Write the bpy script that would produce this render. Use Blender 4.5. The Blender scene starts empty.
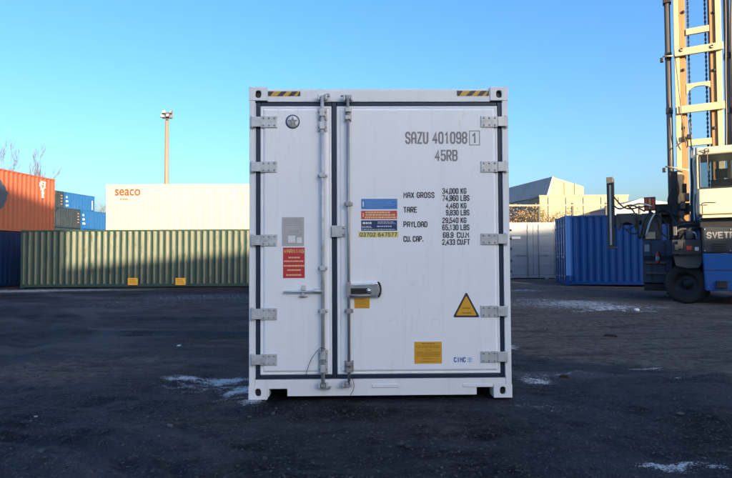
import bpy, bmesh, math, random
import numpy as np
from mathutils import Vector, Matrix

random.seed(7)
np.random.seed(7)
R = math.radians
scene = bpy.context.scene
C = scene.collection

# ------------------------------------------------------------------ camera
CAM = Vector((0.0, 0.0, 1.35)); PITCH = R(1.8); ROLL = R(0.3); F = 540.0
cF = Vector((0, math.cos(PITCH), math.sin(PITCH)))
cU0 = Vector((0, -math.sin(PITCH), math.cos(PITCH))); cR0 = Vector((1, 0, 0))
cR = cR0 * math.cos(ROLL) - cU0 * math.sin(ROLL)
cU = cU0 * math.cos(ROLL) + cR0 * math.sin(ROLL)
camd = bpy.data.cameras.new('camera'); cam = bpy.data.objects.new('camera', camd); C.objects.link(cam)
camd.sensor_fit = 'HORIZONTAL'; camd.sensor_width = 36.0; camd.lens = 36.0 * F / 732.0
camd.clip_start = 0.05; camd.clip_end = 3000
m = Matrix((cR, cU, -cF)).transposed().to_4x4(); m.translation = CAM
cam.matrix_world = m
scene.camera = cam

# ------------------------------------------------------------------ sky, sun, exposure
SUN_A, SUN_E = R(30), R(11)                       # behind the camera, to the right; low winter sun
to_sun = Vector((math.sin(SUN_A) * math.cos(SUN_E), -math.cos(SUN_A) * math.cos(SUN_E), math.sin(SUN_E)))
world = bpy.data.worlds.new('World'); scene.world = world; world.use_nodes = True
wn = world.node_tree; wn.nodes.clear()
sky = wn.nodes.new('ShaderNodeTexSky'); sky.sky_type = 'NISHITA'; sky.sun_disc = False
sky.sun_elevation = SUN_E; sky.sun_rotation = math.atan2(to_sun.x, to_sun.y)
sky.air_density = 1.0; sky.dust_density = 4.4; sky.ozone_density = 3.2; sky.altitude = 0
hsv = wn.nodes.new('ShaderNodeHueSaturation'); hsv.inputs['Saturation'].default_value = 1.20; hsv.inputs['Hue'].default_value = .507
bg = wn.nodes.new('ShaderNodeBackground'); bg.inputs['Strength'].default_value = 0.15
wo = wn.nodes.new('ShaderNodeOutputWorld')
wn.links.new(sky.outputs[0], hsv.inputs['Color']); wn.links.new(hsv.outputs[0], bg.inputs[0]); wn.links.new(bg.outputs[0], wo.inputs[0])
sund = bpy.data.lights.new('sun', 'SUN'); sund.energy = 5.0; sund.angle = R(0.5); sund.color = (1.0, 0.76, 0.46)
sun = bpy.data.objects.new('sun', sund); C.objects.link(sun)
sun.rotation_euler = (-to_sun).to_track_quat('-Z', 'Y').to_euler(); sun.location = to_sun * 60
scene.view_settings.view_transform = 'Standard'; scene.view_settings.look = 'None'
scene.view_settings.gamma = 1.0; scene.view_settings.use_curve_mapping = False
scene.view_settings.exposure = 1.70
scene.render.engine = 'CYCLES'

# ------------------------------------------------------------------ helpers
def ray(px, py):
    return cF + cR * ((px - 366.0) / F) - cU * ((py - 239.0) / F)
def at(px, py, Y):
    d = ray(px, py); return CAM + d * (Y / d.y)
def on_ground(px, py, z=0.0):
    d = ray(px, py); t = (z - CAM.z) / d.z; return CAM + d * t

class Frame:
    """an upright local frame: x along the face, y into the depth, z up"""
    def __init__(s, loc, yaw):
        s.o = Vector(loc); s.yaw = yaw
        s.x = Vector((math.cos(yaw), math.sin(yaw), 0)); s.y = Vector((-math.sin(yaw), math.cos(yaw), 0))
    def loc(s, px, py, y=0.0):
        d = ray(px, py); t = ((s.o - CAM).dot(s.y) + y) / d.dot(s.y)
        p = CAM + d * t - s.o
        return p.dot(s.x), p.z
    def rect(s, x0, y0, x1, y1, y=0.0):
        xc, yc = (x0 + x1) / 2, (y0 + y1) / 2
        return (s.loc(x0, yc, y)[0], s.loc(x1, yc, y)[0], s.loc(xc, y1, y)[1], s.loc(xc, y0, y)[1])   # u0,u1,z0,z1

class MB:
    def __init__(s): s.bm = bmesh.new()
    def face(s, pts):
        return s.bm.faces.new([s.bm.verts.new(p) for p in pts])
    def box(s, x0, x1, y0, y1, z0, z1):
        v = [s.bm.verts.new((x, y, z)) for z in (z0, z1) for y in (y0, y1) for x in (x0, x1)]
        for f in ((0, 2, 3, 1), (4, 5, 7, 6), (0, 1, 5, 4), (2, 6, 7, 3), (0, 4, 6, 2), (1, 3, 7, 5)):
            s.bm.faces.new([v[i] for i in f])
        return s
    def prism(s, pts, a0, a1, axis='y'):
        """extrude polygon pts (two coordinates) along axis"""
        def mk(p, a):
            if axis == 'y': return (p[0], a, p[1])
            if axis == 'x': return (a, p[0], p[1])
            return (p[0], p[1], a)
        A = [s.bm.verts.new(mk(p, a0)) for p in pts]; B = [s.bm.verts.new(mk(p, a1)) for p in pts]
        s.bm.faces.new(A); s.bm.faces.new(B[::-1]); n = len(pts)
        for i in range(n): s.bm.faces.new((A[i], B[i], B[(i + 1) % n], A[(i + 1) % n]))
        return s
    def tube(s, pts, rad, n=8, cap=True):
        pts = [Vector(p) for p in pts]; rs = rad if isinstance(rad, (list, tuple)) else [rad] * len(pts)
        rings = []; ref = None
        for i, p in enumerate(pts):
            a = pts[max(i - 1, 0)]; b = pts[min(i + 1, len(pts) - 1)]; t = (b - a).normalized()
            if ref is None: ref = Vector((0, 0, 1)) if abs(t.z) < .9 else Vector((1, 0, 0))
            u = t.cross(ref).normalized(); w = u.cross(t).normalized(); ref = w
            rings.append([s.bm.verts.new(p + (u * math.cos(k * 2 * math.pi / n) + w * math.sin(k * 2 * math.pi / n)) * rs[i]) for k in range(n)])
        for r0, r1 in zip(rings, rings[1:]):
            for k in range(n): s.bm.faces.new((r0[k], r0[(k + 1) % n], r1[(k + 1) % n], r1[k])).smooth = True
        if cap: s.bm.faces.new(rings[0][::-1]); s.bm.faces.new(rings[-1])
        return s
    def lathe(s, prof, c, axis, n=24):
        """prof: list of (radius, distance along axis)"""
        c = Vector(c); ax = Vector(axis).normalized()
        u = ax.orthogonal().normalized(); w = ax.cross(u); rings = []
        for r, d in prof:
            if r < 1e-6: rings.append([s.bm.verts.new(c + ax * d)])
            else: rings.append([s.bm.verts.new(c + ax * d + (u * math.cos(k * 2 * math.pi / n) + w * math.sin(k * 2 * math.pi / n)) * r) for k in range(n)])
        for r0, r1 in zip(rings, rings[1:]):
            for k in range(n):
                k2 = (k + 1) % n
                if len(r0) == 1 and len(r1) == 1: continue
                if len(r0) == 1: f = (r0[0], r1[k2], r1[k])
                elif len(r1) == 1: f = (r0[k], r0[k2], r1[0])
                else: f = (r0[k], r0[k2], r1[k2], r1[k])
                s.bm.faces.new(f).smooth = True
        return s
    def mesh(s, name='m', fix=True):
        if fix: bmesh.ops.recalc_face_normals(s.bm, faces=s.bm.faces)
        me = bpy.data.meshes.new(name); s.bm.to_mesh(me); s.bm.free(); return me

def link(name, me, mat=None, parent=None, bevel=0.0, seg=2):
    if me.materials == None or len(me.materials) == 0: me.materials.append(None)
    o = bpy.data.objects.new(name, me); C.objects.link(o)
    if mat is not None:
        o.material_slots[0].link = 'OBJECT'; o.material_slots[0].material = mat
    if parent: o.parent = parent
    if bevel:
        b = o.modifiers.new('bevel', 'BEVEL'); b.width = bevel; b.segments = seg; b.limit_method = 'ANGLE'; b.angle_limit = R(35)
    return o
def obj(name, mb, mat, parent=None, bevel=0.0, seg=2):
    return link(name, mb.mesh(name), mat, parent, bevel, seg)
def tag(o, label=None, cat=None, group=None, kind=None):
    if label: o['label'] = label
    if cat: o['category'] = cat
    if group: o['group'] = group
    if kind: o['kind'] = kind
    return o
def thing(name, label, cat, loc=(0, 0, 0), rz=0.0, group=None):
    o = bpy.data.objects.new(name, None); C.objects.link(o); o.empty_display_size = .3
    o.location = loc; o.rotation_euler = (0, 0, rz); return tag(o, label, cat, group)

# ------------------------------------------------------------------ materials
def new_mat(name):
    mt = bpy.data.materials.new(name); mt.use_nodes = True
    nt = mt.node_tree; return mt, nt, nt.nodes['Principled BSDF']
def N(nt, typ, **kw):
    n = nt.nodes.new(typ)
    for k, v in kw.items():
        if k in n.inputs.keys(): n.inputs[k].default_value = v
        else: setattr(n, k, v)
    return n
def mixc(nt, fac, a, b, blend='MIX'):
    n = nt.nodes.new('ShaderNodeMix'); n.data_type = 'RGBA'; n.blend_type = blend
    for sock, v in ((n.inputs[0], fac), (n.inputs[6], a), (n.inputs[7], b)):
        if isinstance(v, (int, float)): sock.default_value = v
        elif isinstance(v, tuple): sock.default_value = (*v, 1) if len(v) == 3 else v
        else: nt.links.new(v, sock)
    return n.outputs[2]
def mth(nt, op, a, b=None, c=None, clamp=False):
    n = nt.nodes.new('ShaderNodeMath'); n.operation = op; n.use_clamp = clamp
    for i, v in enumerate((a, b, c)):
        if v is None: continue
        if isinstance(v, (int, float)): n.inputs[i].default_value = v
        else: nt.links.new(v, n.inputs[i])
    return n.outputs[0]
def ramp(nt, src, lo, hi):
    n = nt.nodes.new('ShaderNodeMapRange'); n.interpolation_type = 'SMOOTHSTEP'
    n.inputs[1].default_value = lo; n.inputs[2].default_value = hi; nt.links.new(src, n.inputs[0]); return n.outputs[0]
def noise(nt, vec, scale, detail=4, rough=.55, stretch=None):
    if stretch:
        mp = nt.nodes.new('ShaderNodeMapping'); mp.inputs['Scale'].default_value = stretch
        nt.links.new(vec, mp.inputs[0]); vec = mp.outputs[0]
    n = nt.nodes.new('ShaderNodeTexNoise'); n.inputs['Scale'].default_value = scale
    n.inputs['Detail'].default_value = detail; n.inputs['Roughness'].default_value = rough
    nt.links.new(vec, n.inputs['Vector']); return n.outputs[0]
def paint(name, col, rough=.45, metal=0.0, dirt=.25, dirt_col=(.12, .10, .08), rust=0.0, bump=.02, streak=0.3, scale=1.0, spec=.35):
    """weathered paint: soft blotches, vertical run streaks, optional rust specks"""
    mt, nt, p = new_mat(name)
    tc = nt.nodes.new('ShaderNodeTexCoord'); v = tc.outputs['Object']
    n1 = noise(nt, v, 1.3 * scale, 5, .6)
    n2 = noise(nt, v, 3.0 * scale, 4, .65, (3.0, 3.0, .18))
    n3 = noise(nt, v, 26 * scale, 3, .6)
    col_o = mixc(nt, mth(nt, 'MULTIPLY', ramp(nt, n1, .42, .75), dirt), col, tuple(c * .55 + d * .45 for c, d in zip(col, dirt_col)))
    col_o = mixc(nt, mth(nt, 'MULTIPLY', ramp(nt, n2, .50, .78), streak), col_o, tuple(c * .6 + d * .4 for c, d in zip(col, dirt_col)))
    if rust > 0:
        rm = mth(nt, 'MULTIPLY', ramp(nt, n3, .62 - .1 * rust, .70), ramp(nt, n1, .5, .65))
        col_o = mixc(nt, mth(nt, 'MULTIPLY', rm, min(1, rust * 2)), col_o, (.16, .07, .035))
    nt.links.new(col_o, p.inputs['Base Color'])
    p.inputs['Metallic'].default_value = metal; p.inputs['Specular IOR Level'].default_value = spec
    nt.links.new(mth(nt, 'ADD', mth(nt, 'MULTIPLY', n1, .25), rough - .1), p.inputs['Roughness'])
    if bump:
        b = nt.nodes.new('ShaderNodeBump'); b.inputs['Strength'].default_value = bump * 4; b.inputs['Distance'].default_value = .01
        nt.links.new(n1, b.inputs['Height']); nt.links.new(b.outputs[0], p.inputs['Normal'])
    return mt
def plain(name, col, rough=.5, metal=0.0, spec=.5):
    mt, nt, p = new_mat(name)
    tc = nt.nodes.new('ShaderNodeTexCoord'); n1 = noise(nt, tc.outputs['Object'], 9, 4, .6)
    nt.links.new(mixc(nt, mth(nt, 'MULTIPLY', ramp(nt, n1, .4, .8), .25), col, tuple(c * .7 for c in col)), p.inputs['Base Color'])
    p.inputs['Roughness'].default_value = rough; p.inputs['Metallic'].default_value = metal; p.inputs['Specular IOR Level'].default_value = spec
    return mt

M = {}
M['white'] = paint('reefer_white', (.80, .81, .83), .42, dirt=.22, streak=.30, dirt_col=(.30, .22, .15), bump=.006)
M['door_white'] = paint('reefer_door_white', (.83, .85, .88), .38, dirt=.09, streak=.12, dirt_col=(.32, .30, .28), bump=.004)
def door_paint(name, col):
    """white door skin: faint run-off streaks, scuffs, grime that gathers low down and along the edges, slightly rippled sheet"""
    mt = paint(name, col, .36, dirt=.10, streak=.22, dirt_col=(.34, .32, .30), bump=.0, scale=1.6); nt = mt.node_tree; p = nt.nodes['Principled BSDF']
    src = p.inputs['Base Color'].links[0].from_socket; tc = nt.nodes.new('ShaderNodeTexCoord'); v = tc.outputs['Object']
    sc = noise(nt, v, 5, 6, .72, (1, 1, 2.4)); fine = noise(nt, v, 40, 4, .7, (1, 1, .12)); big = noise(nt, v, .8, 3, .5)
    c = mixc(nt, mth(nt, 'MULTIPLY', ramp(nt, sc, .62, .74), .30), src, (.45, .43, .41))
    c = mixc(nt, mth(nt, 'MULTIPLY', mth(nt, 'MULTIPLY', ramp(nt, fine, .56, .78), ramp(nt, big, .42, .62)), .32), c, (.42, .36, .30))
    nt.links.new(c, p.inputs['Base Color'])
    b = nt.nodes.new('ShaderNodeBump'); b.inputs['Strength'].default_value = .35; b.inputs['Distance'].default_value = .012
    nt.links.new(noise(nt, v, 1.7, 2, .4), b.inputs['Height']); nt.links.new(b.outputs[0], p.inputs['Normal']); return mt
M['door_white'] = door_paint('door_skin_white', (.86, .87, .90))
M['gasket'] = plain('rubber_gasket', (.009, .026, .058), .45)
M['galv'] = paint('galvanised', (.58, .60, .62), .42, metal=.3, dirt=.85, streak=.6, bump=.02, scale=9, rust=.12)
M['galv_dark'] = paint('worn_steel', (.38, .38, .38), .45, metal=.5, dirt=.5, streak=.3, rust=.15, scale=6)
M['chrome'] = plain('polished_steel', (.80, .81, .83), .24, .75)
M['black'] = plain('black_plastic', (.02, .02, .022), .4)
M['hole'] = plain('casting_cavity', (.08, .07, .065), .8)
M['ink'] = plain('marking_black', (.035, .035, .04), .6)
M['ink_grey'] = plain('marking_faded', (.24, .235, .24), .6)
M['hazy'] = plain('hazard_yellow', (.60, .36, .055), .5)
M['hazb'] = plain('hazard_black', (.045, .04, .045), .5)
M['st_yel'] = plain('sticker_amber', (.72, .36, .03), .45)
M['st_lem'] = plain('sticker_yellow', (.78, .66, .22), .45)
M['st_red'] = plain('sticker_red', (.55, .035, .045), .45)
M['st_red2'] = plain('sticker_vermilion', (.58, .09, .06), .45)
M['st_blue'] = plain('sticker_blue', (.06, .22, .56), .45)
M['st_navy'] = plain('sticker_navy', (.015, .04, .13), .45)
M['st_grey'] = plain('plate_grey', (.50, .48, .49), .4, .3)
M['pr_white'] = plain('print_white', (.75, .75, .75), .5)
M['pr_peach'] = plain('print_peach', (.85, .55, .30), .5)
M['pr_yel'] = plain('print_yellow', (.85, .62, .20), .5)
M['pr_grey'] = plain('print_grey', (.28, .27, .27), .5)
M['pr_lblue'] = plain('print_light_blue', (.25, .42, .66), .5)
M['pr_brown'] = plain('print_brown', (.28, .15, .02), .5)
M['pr_blue'] = plain('print_blue', (.02, .08, .35), .5)
M['pr_red'] = plain('seaco_red', (.62, .03, .03), .5)

# ------------------------------------------------------------------ lettering: an octagonal stroke face
G = {
 'A': [[(0,0),(0,4.6),(1.1,6),(2.9,6),(4,4.6),(4,0)],[(0,2.6),(4,2.6)]], 'B': [[(0,0),(0,6),(3.2,6),(4,5.2),(4,3.8),(3.3,3.1),(4,2.4),(4,.8),(3.2,0),(0,0)],[(0,3.1),(3.3,3.1)]],
 'C': [[(4,4.6),(4,5),(3,6),(1,6),(0,5),(0,1),(1,0),(3,0),(4,1),(4,1.4)]], 'D': [[(0,0),(0,6),(2.8,6),(4,4.8),(4,1.2),(2.8,0),(0,0)]],
 'E': [[(4,6),(0,6),(0,0),(4,0)],[(0,3.1),(3.3,3.1)]], 'F': [[(4,6),(0,6),(0,0)],[(0,3.1),(3.3,3.1)]],
 'G': [[(4,4.6),(4,5),(3,6),(1,6),(0,5),(0,1),(1,0),(3,0),(4,1),(4,2.8),(2.2,2.8)]], 'H': [[(0,0),(0,6)],[(4,0),(4,6)],[(0,3),(4,3)]],
 'I': [[(2,0),(2,6)]], 'K': [[(0,0),(0,6)],[(4,6),(0,2.6)],[(1.4,3.6),(4,0)]], 'L': [[(0,6),(0,0),(4,0)]],
 'M': [[(0,0),(0,6),(2,2.6),(4,6),(4,0)]], 'N': [[(0,0),(0,6),(4,0),(4,6)]], 'O': [[(1,0),(0,1),(0,5),(1,6),(3,6),(4,5),(4,1),(3,0),(1,0)]],
 'P': [[(0,0),(0,6),(3.1,6),(4,5.1),(4,3.6),(3.1,2.7),(0,2.7)]], 'R': [[(0,0),(0,6),(3.1,6),(4,5.1),(4,3.8),(3.1,2.9),(0,2.9)],[(2,2.9),(4,0)]],
 'S': [[(4,4.7),(4,5),(3,6),(1,6),(0,5),(0,4.1),(.9,3.2),(3.1,2.8),(4,1.9),(4,1),(3,0),(1,0),(0,1),(0,1.3)]], 'T': [[(0,6),(4,6)],[(2,6),(2,0)]],
 'U': [[(0,6),(0,1),(1,0),(3,0),(4,1),(4,6)]], 'V': [[(0,6),(2,0),(4,6)]], 'W': [[(0,6),(.9,0),(2,4),(3.1,0),(4,6)]], 'X': [[(0,0),(4,6)],[(0,6),(4,0)]],
 'Y': [[(0,6),(2,2.8),(4,6)],[(2,2.8),(2,0)]], 'Z': [[(0,6),(4,6),(0,0),(4,0)]],
 '0': [[(1,0),(0,1),(0,5),(1,6),(3,6),(4,5),(4,1),(3,0),(1,0)]], '1': [[(.9,4.7),(2.2,6),(2.2,0)]], '2': [[(0,4.7),(0,5),(1,6),(3,6),(4,5),(4,3.9),(0,.6),(0,0),(4,0)]],
 '3': [[(0,5),(1,6),(3,6),(4,5),(4,4),(3.1,3.1),(4,2.2),(4,1),(3,0),(1,0),(0,1)],[(1.4,3.1),(3.1,3.1)]], '4': [[(2.9,0),(2.9,6),(0,1.8),(4,1.8)]],
 '5': [[(4,6),(.3,6),(0,3.1),(.6,3.6),(3,3.6),(4,2.7),(4,1),(3,0),(1,0),(0,1)]], '6': [[(4,5),(3,6),(1,6),(0,5),(0,1),(1,0),(3,0),(4,1),(4,2.5),(3,3.5),(0,3.2)]],
 '7': [[(0,6),(4,6),(1.5,0)]], '8': [[(1,3.1),(0,3.9),(0,5.1),(1,6),(3,6),(4,5.1),(4,3.9),(3,3.1),(4,2.3),(4,.9),(3,0),(1,0),(0,.9),(0,2.3),(1,3.1)],[(1,3.1),(3,3.1)]],
 '9': [[(0,1),(1,0),(3,0),(4,1),(4,5),(3,6),(1,6),(0,5),(0,3.5),(1,2.5),(4,2.8)]], ',': [[(.6,.7),(.1,-1)]], '.': [[(.4,0),(.4,.8)]],
}
def advance(ch): return {' ': 3.2, ',': 1.9, '.': 1.9, 'I': 5.4, 'M': 5.8, 'W': 5.8}.get(ch, 5.5)
def strip(bm, pts, hw, y):
    """mitred flat stroke through 2-D points, laid at depth y (facing -y)"""
    closed = (pts[0] == pts[-1]) and len(pts) > 2
    P = [Vector(p) for p in (pts[:-1] if closed else pts)]; n = len(P); L = []
    for i in range(n):
        if closed: a, b = P[i - 1], P[(i + 1) % n]
        else: a, b = P[max(i - 1, 0)], P[min(i + 1, n - 1)]
        d0 = (P[i] - a).normalized() if (P[i] - a).length > 0 else (b - P[i]).normalized()
        d1 = (b - P[i]).normalized() if (b - P[i]).length > 0 else d0
        n0 = Vector((-d0.y, d0.x)); n1 = Vector((-d1.y, d1.x)); mm = (n0 + n1)
        mm = mm.normalized() if mm.length > 1e-6 else n0
        k = min(hw / max(mm.dot(n0), .45), hw * 1.9)
        q = P[i].copy()
        if not closed and i == 0: q = q - d1 * hw * .6
        if not closed and i == n - 1: q = q + d0 * hw * .6
        L.append((bm.verts.new((q.x + mm.x * k, y, q.y + mm.y * k)), bm.verts.new((q.x - mm.x * k, y, q.y - mm.y * k))))
    rng = range(n) if closed else range(n - 1)
    for i in rng:
        j = (i + 1) % n; bm.faces.new((L[i][0], L[i][1], L[j][1], L[j][0]))
def lettering(text, x0, x1, z0, z1, y, mat, parent, hw=.11, name='lettering'):
    """fit text into the rectangle on a face that looks towards -y"""
    tot = sum(advance(c) for c in text) - 1.5
    sx, sz = (x1 - x0) / tot, (z1 - z0) / 6.0; mb = MB(); cx = 0.0
    w = hw * (z1 - z0); z0, z1 = z0 + w * .5, z1 - w * .5; x0, x1 = x0 + w * .5, x1 - w * .5
    sx, sz = (x1 - x0) / (tot - .5), (z1 - z0) / 6.0
    for ch in text:
        wid = (advance(ch) - 2.0) if ch in 'MW' else 3.5
        for k, pl in enumerate(G.get(ch, [])):
            strip(mb.bm, [(x0 + (cx + p[0] * wid / 4.0) * sx, z0 + p[1] * sz) for p in pl], w * .5, y - .0002 * k)
        cx += advance(ch)
    bmesh.ops.recalc_face_normals(mb.bm, faces=mb.bm.faces)
    for f in mb.bm.faces:
        if f.normal.y > 0: f.normal_flip()
    return link(name, mb.mesh(name, False), mat, parent)

# ------------------------------------------------------------------ the ground
def vnoise(x, y, scale, seed):
    rs = np.random.RandomState(seed); T = rs.rand(256, 256)
    u, v = x / scale, y / scale; iu, iv = np.floor(u).astype(int), np.floor(v).astype(int); fu, fv = u - iu, v - iv
    fu = fu * fu * (3 - 2 * fu); fv = fv * fv * (3 - 2 * fv)
    g = lambda a, b: T[a % 256, b % 256]
    return (g(iu, iv) * (1 - fu) + g(iu + 1, iv) * fu) * (1 - fv) + (g(iu, iv + 1) * (1 - fu) + g(iu + 1, iv + 1) * fu) * fv - .5
def fbm(x, y, scale, seed, octv=4):
    r = 0; a = 1.0
    for k in range(octv): t = .6 + 1.1 * k; r = r + a * vnoise(x * math.cos(t) - y * math.sin(t) + 17.3 * k, x * math.sin(t) + y * math.cos(t) - 9.1 * k, scale / 2.13 ** k, seed + k); a *= .52
    return r
def sstep(a, b, x):
    t = np.clip((x - a) / (b - a), 0, 1); return t * t * (3 - 2 * t)
MAIN_YAW = R(0.9); MAIN_O = (0.130, 5.03, 0.032)
def ground_h(x, y):
    x = np.asarray(x, float); y = np.asarray(y, float)
    rad = np.hypot(x, y); near = 1 - sstep(14, 40, rad); n1 = 1 - sstep(7, 13, rad); n2 = 1 - sstep(5, 9, rad)
    h = .036 * fbm(x, y, 3.1, 3) + (1 - sstep(6.5, 12, rad)) * .045 * fbm(x, y, .75, 11, 2) + near * .03 * fbm(x, y, 1.7, 13, 1) + n1 * (.010 * fbm(x, y, .21, 15, 1) + .026 * n2 * fbm(x, y, .17, 21, 3)); rough = np.clip(fbm(x, y, 1.6, 51) * 1.6 + .35, 0, 1); h = h + n2 * rough * .022 * np.abs(fbm(x, y, .11, 61, 2))
    # old tyre ruts sweeping through the left foreground and the right half of the yard
    for (cx, cy, r0, wd, dp) in ((-3.0, 2.2, 1.55, .09, .030), (-3.0, 2.2, 1.78, .05, .016), (-3.0, 2.2, 1.98, .09, .028), (-3.0, 2.2, 2.22, .06, .02), (14, -2, 9.2, .16, .034), (14, -2, 9.65, .08, .018), (14, -2, 10.9, .16, .034), (14, -2, 12.6, .2, .03), (-20, 2, 14.3, .2, .034), (-20, 2, 14.9, .1, .02), (-20, 2, 16.1, .2, .034), (-2, 30, 20.5, .22, .04), (-2, 30, 18.4, .22, .04)):
        rr = np.hypot(x - cx, y - cy) + .12 * vnoise(x, y, .9, 77)
        d = (rr - r0) / wd
        h = h - dp * np.exp(-d * d) + .6 * dp * np.exp(-(np.abs(d) - 1.7) ** 2 * 2)
    h = h + .16 * sstep(19, 27, y) * sstep(3, 6.5, x)
    # the main box stands on a levelled strip
    k = (1 - sstep(1.25, 1.7, np.abs(x - MAIN_O[0]))) * sstep(4.6, 4.9, y) * (1 - sstep(17.3, 17.8, y))
    h = h * (1 - k) + k * (.018 + .006 * fbm(x, y, .1, 21, 2))
    return h - .004
def axis(parts):
    out = []
    for a, b, n in parts: out += list(np.linspace(a, b, n, endpoint=False))
    return np.array(out + [parts[-1][1]])
xs = axis([(-900, -120, 8), (-120, -30, 30), (-30, -9, 170), (-9, -3.4, 170), (-3.4, 3.6, 260), (3.6, 9, 165), (9, 30, 170), (30, 120, 30), (120, 900, 8)])
ys = axis([(-200, -15, 12), (-15, 2.4, 30), (2.4, 5.2, 130), (5.2, 8.5, 110), (8.5, 14, 110), (14, 34, 150), (34, 120, 30), (120, 1200, 14)])
GX, GY = np.meshgrid(xs, ys); GZ = ground_h(GX, GY); far = sstep(60, 120, np.hypot(GX, GY)); GZ = GZ * (1 - far)
nv = GX.size; co = np.stack([GX.ravel(), GY.ravel(), GZ.ravel()], 1)
nx, ny = len(xs), len(ys); idx = np.arange(nv).reshape(ny, nx)
fc = np.stack([idx[:-1, :-1].ravel(), idx[:-1, 1:].ravel(), idx[1:, 1:].ravel(), idx[1:, :-1].ravel()], 1)
me = bpy.data.meshes.new('ground'); me.vertices.add(nv); me.vertices.foreach_set('co', co.ravel().astype(np.float32))
me.loops.add(fc.size); me.loops.foreach_set('vertex_index', fc.ravel().astype(np.int32))
me.polygons.add(len(fc)); me.polygons.foreach_set('loop_start', np.arange(0, fc.size, 4, dtype=np.int32)); me.polygons.foreach_set('loop_total', np.full(len(fc), 4, np.int32))
me.polygons.foreach_set('use_smooth', np.ones(len(fc), bool)); me.update(calc_edges=True)
# dirt and frost are stains of the yard; one pale frost spot paints sunlight
def spot(px, py, rx, ry, turn=0.0):
    p = on_ground(px, py); wx = GX + .35 * rx * fbm(GX, GY, rx, 5); wy = GY + .35 * ry * fbm(GX, GY, ry, 6)
    dx, dy = wx - p.x, wy - p.y; c, s_ = math.cos(turn), math.sin(turn)
    return np.clip(1.25 - np.hypot((dx * c + dy * s_) / rx, (-dx * s_ + dy * c) / ry), 0, 1)
dirt = np.zeros_like(GX); frost = np.zeros_like(GX)
dirt = np.maximum(dirt, sstep(-.35, .55, (GX - 1.1) * .50 + (GY - 8.6) * .42 + 1.2 * fbm(GX, GY, 2.5, 40)) * sstep(1.2, 2.6, GX))
dirt = np.maximum(dirt, 1.0 * spot(40, 372, 1.5, .8)); dirt = np.maximum(dirt, .65 * spot(120, 362, 1.6, .6)); dirt = np.maximum(dirt, .5 * spot(447, 432, .32, .28))
dirt = np.maximum(dirt, .35 * sstep(16, 24, GY) * (fbm(GX, GY, 3, 60) > -.05)); dirt = np.maximum(dirt, sstep(40, 60, np.hypot(GX, GY)) * .6)
for s_ in ((188, 379, .34, .16), (225, 380, .42, .17), (252, 404, .14, .16), (238, 392, .2, .25), (322, 312, .3, .3)): frost = np.maximum(frost, spot(*s_))
for s_ in ((215, 386, .85, .45), (245, 396, .4, .4)): frost = np.maximum(frost, .42 * spot(*s_))
for s_, k in (((535, 378, .22, .26), .8), ((560, 372, .6, .30), .42), ((545, 408, .8, .28), .28), ((666, 467, .30, .07), .85), ((690, 470, .5, .09), .45), ((512, 346, .12, .25), .8), ((575, 304, 2.0, 1.8), .72), ((612, 308, 1.5, 1.0), .75), ((540, 300, 1.2, 1.2), .5),
              ((640, 312, .5, .3), .7), ((20, 291, 5.5, 1.6), .75), ((80, 290, 4.0, 1.0), .7), ((215, 297, 4.5, 2.2), .42), ((150, 305, 5, 2.5), .3), ((646, 367, .35, .12), .6), ((672, 378, .3, .1), .5), ((30, 455, 1.0, .3), .2), ((60, 470, 1.2, .2), .2), ((430, 300, 5, 2), .25), ((520, 291, 1.5, .6), .5)):  # last spot paints a sunlit strip of ground pale
    frost = np.maximum(frost, k * spot(*s_))
GZ = GZ + .020 * frost * (.4 + fbm(GX, GY, .13, 90, 3)) * (frost > .05); co[:, 2] = GZ.ravel(); me.vertices.foreach_set('co', co.ravel().astype(np.float32))
track = np.zeros_like(GX)
for (cx, cy, r0_, wd) in ((-3.0, 2.2, 1.76, .30), (-3.0, 2.2, 2.5, .14), (14, -2, 10.1, .30), (14, -2, 12.0, .30), (-20, 2, 14.9, .34), (-20, 2, 17.2, .34), (-2, 30, 19.4, .40), (-2, 30, 16.8, .5), (-2, 30, 14.0, .6), (6, 40, 33.9, .25), (6, 40, 31.5, .3), (-30, 30, 31, .5), (-30, 30, 33.4, .5)):
    rr = np.hypot(GX - cx, GY - cy) + .25 * fbm(GX, GY, 1.3, 77); track = np.maximum(track, np.exp(-((rr - r0_) / wd) ** 2) * np.clip((1.0 if cx == -3.0 else .70) + 1.1 * fbm(GX, GY, 2.2, 33), 0, 1))
for nm, arr in (('dirt', dirt), ('frost', frost), ('track', track)):
    at_ = me.attributes.new(nm, 'FLOAT', 'POINT'); at_.data.foreach_set('value', arr.ravel().astype(np.float32))
mt, nt, p = new_mat('yard_planings')
tc = nt.nodes.new('ShaderNodeTexCoord'); v = tc.outputs['Object']
ad = N(nt, 'ShaderNodeAttribute', attribute_name='dirt').outputs['Fac']; af = N(nt, 'ShaderNodeAttribute', attribute_name='frost').outputs['Fac']
nb = noise(nt, v, .9, 6, .68); nm_ = noise(nt, v, 9, 5, .65); nf = noise(nt, v, 75, 4, .7)
nlong = noise(nt, v, 1.6, 5, .6, (.45, 2.2, 1))
vo = nt.nodes.new('ShaderNodeTexVoronoi'); vo.inputs['Scale'].default_value = 62; nt.links.new(v, vo.inputs['Vector'])
vo2 = nt.nodes.new('ShaderNodeTexVoronoi'); vo2.inputs['Scale'].default_value = 140; nt.links.new(v, vo2.inputs['Vector'])
sep = nt.nodes.new('ShaderNodeSeparateColor'); nt.links.new(vo.outputs['Color'], sep.inputs[0])
dark = mixc(nt, ramp(nt, nb, .36, .64), (.0035, .0044, .0080), (.040, .043, .055))
dark = mixc(nt, mth(nt, 'MULTIPLY', ramp(nt, nlong, .48, .68), .8), dark, (.066, .067, .076))
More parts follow.
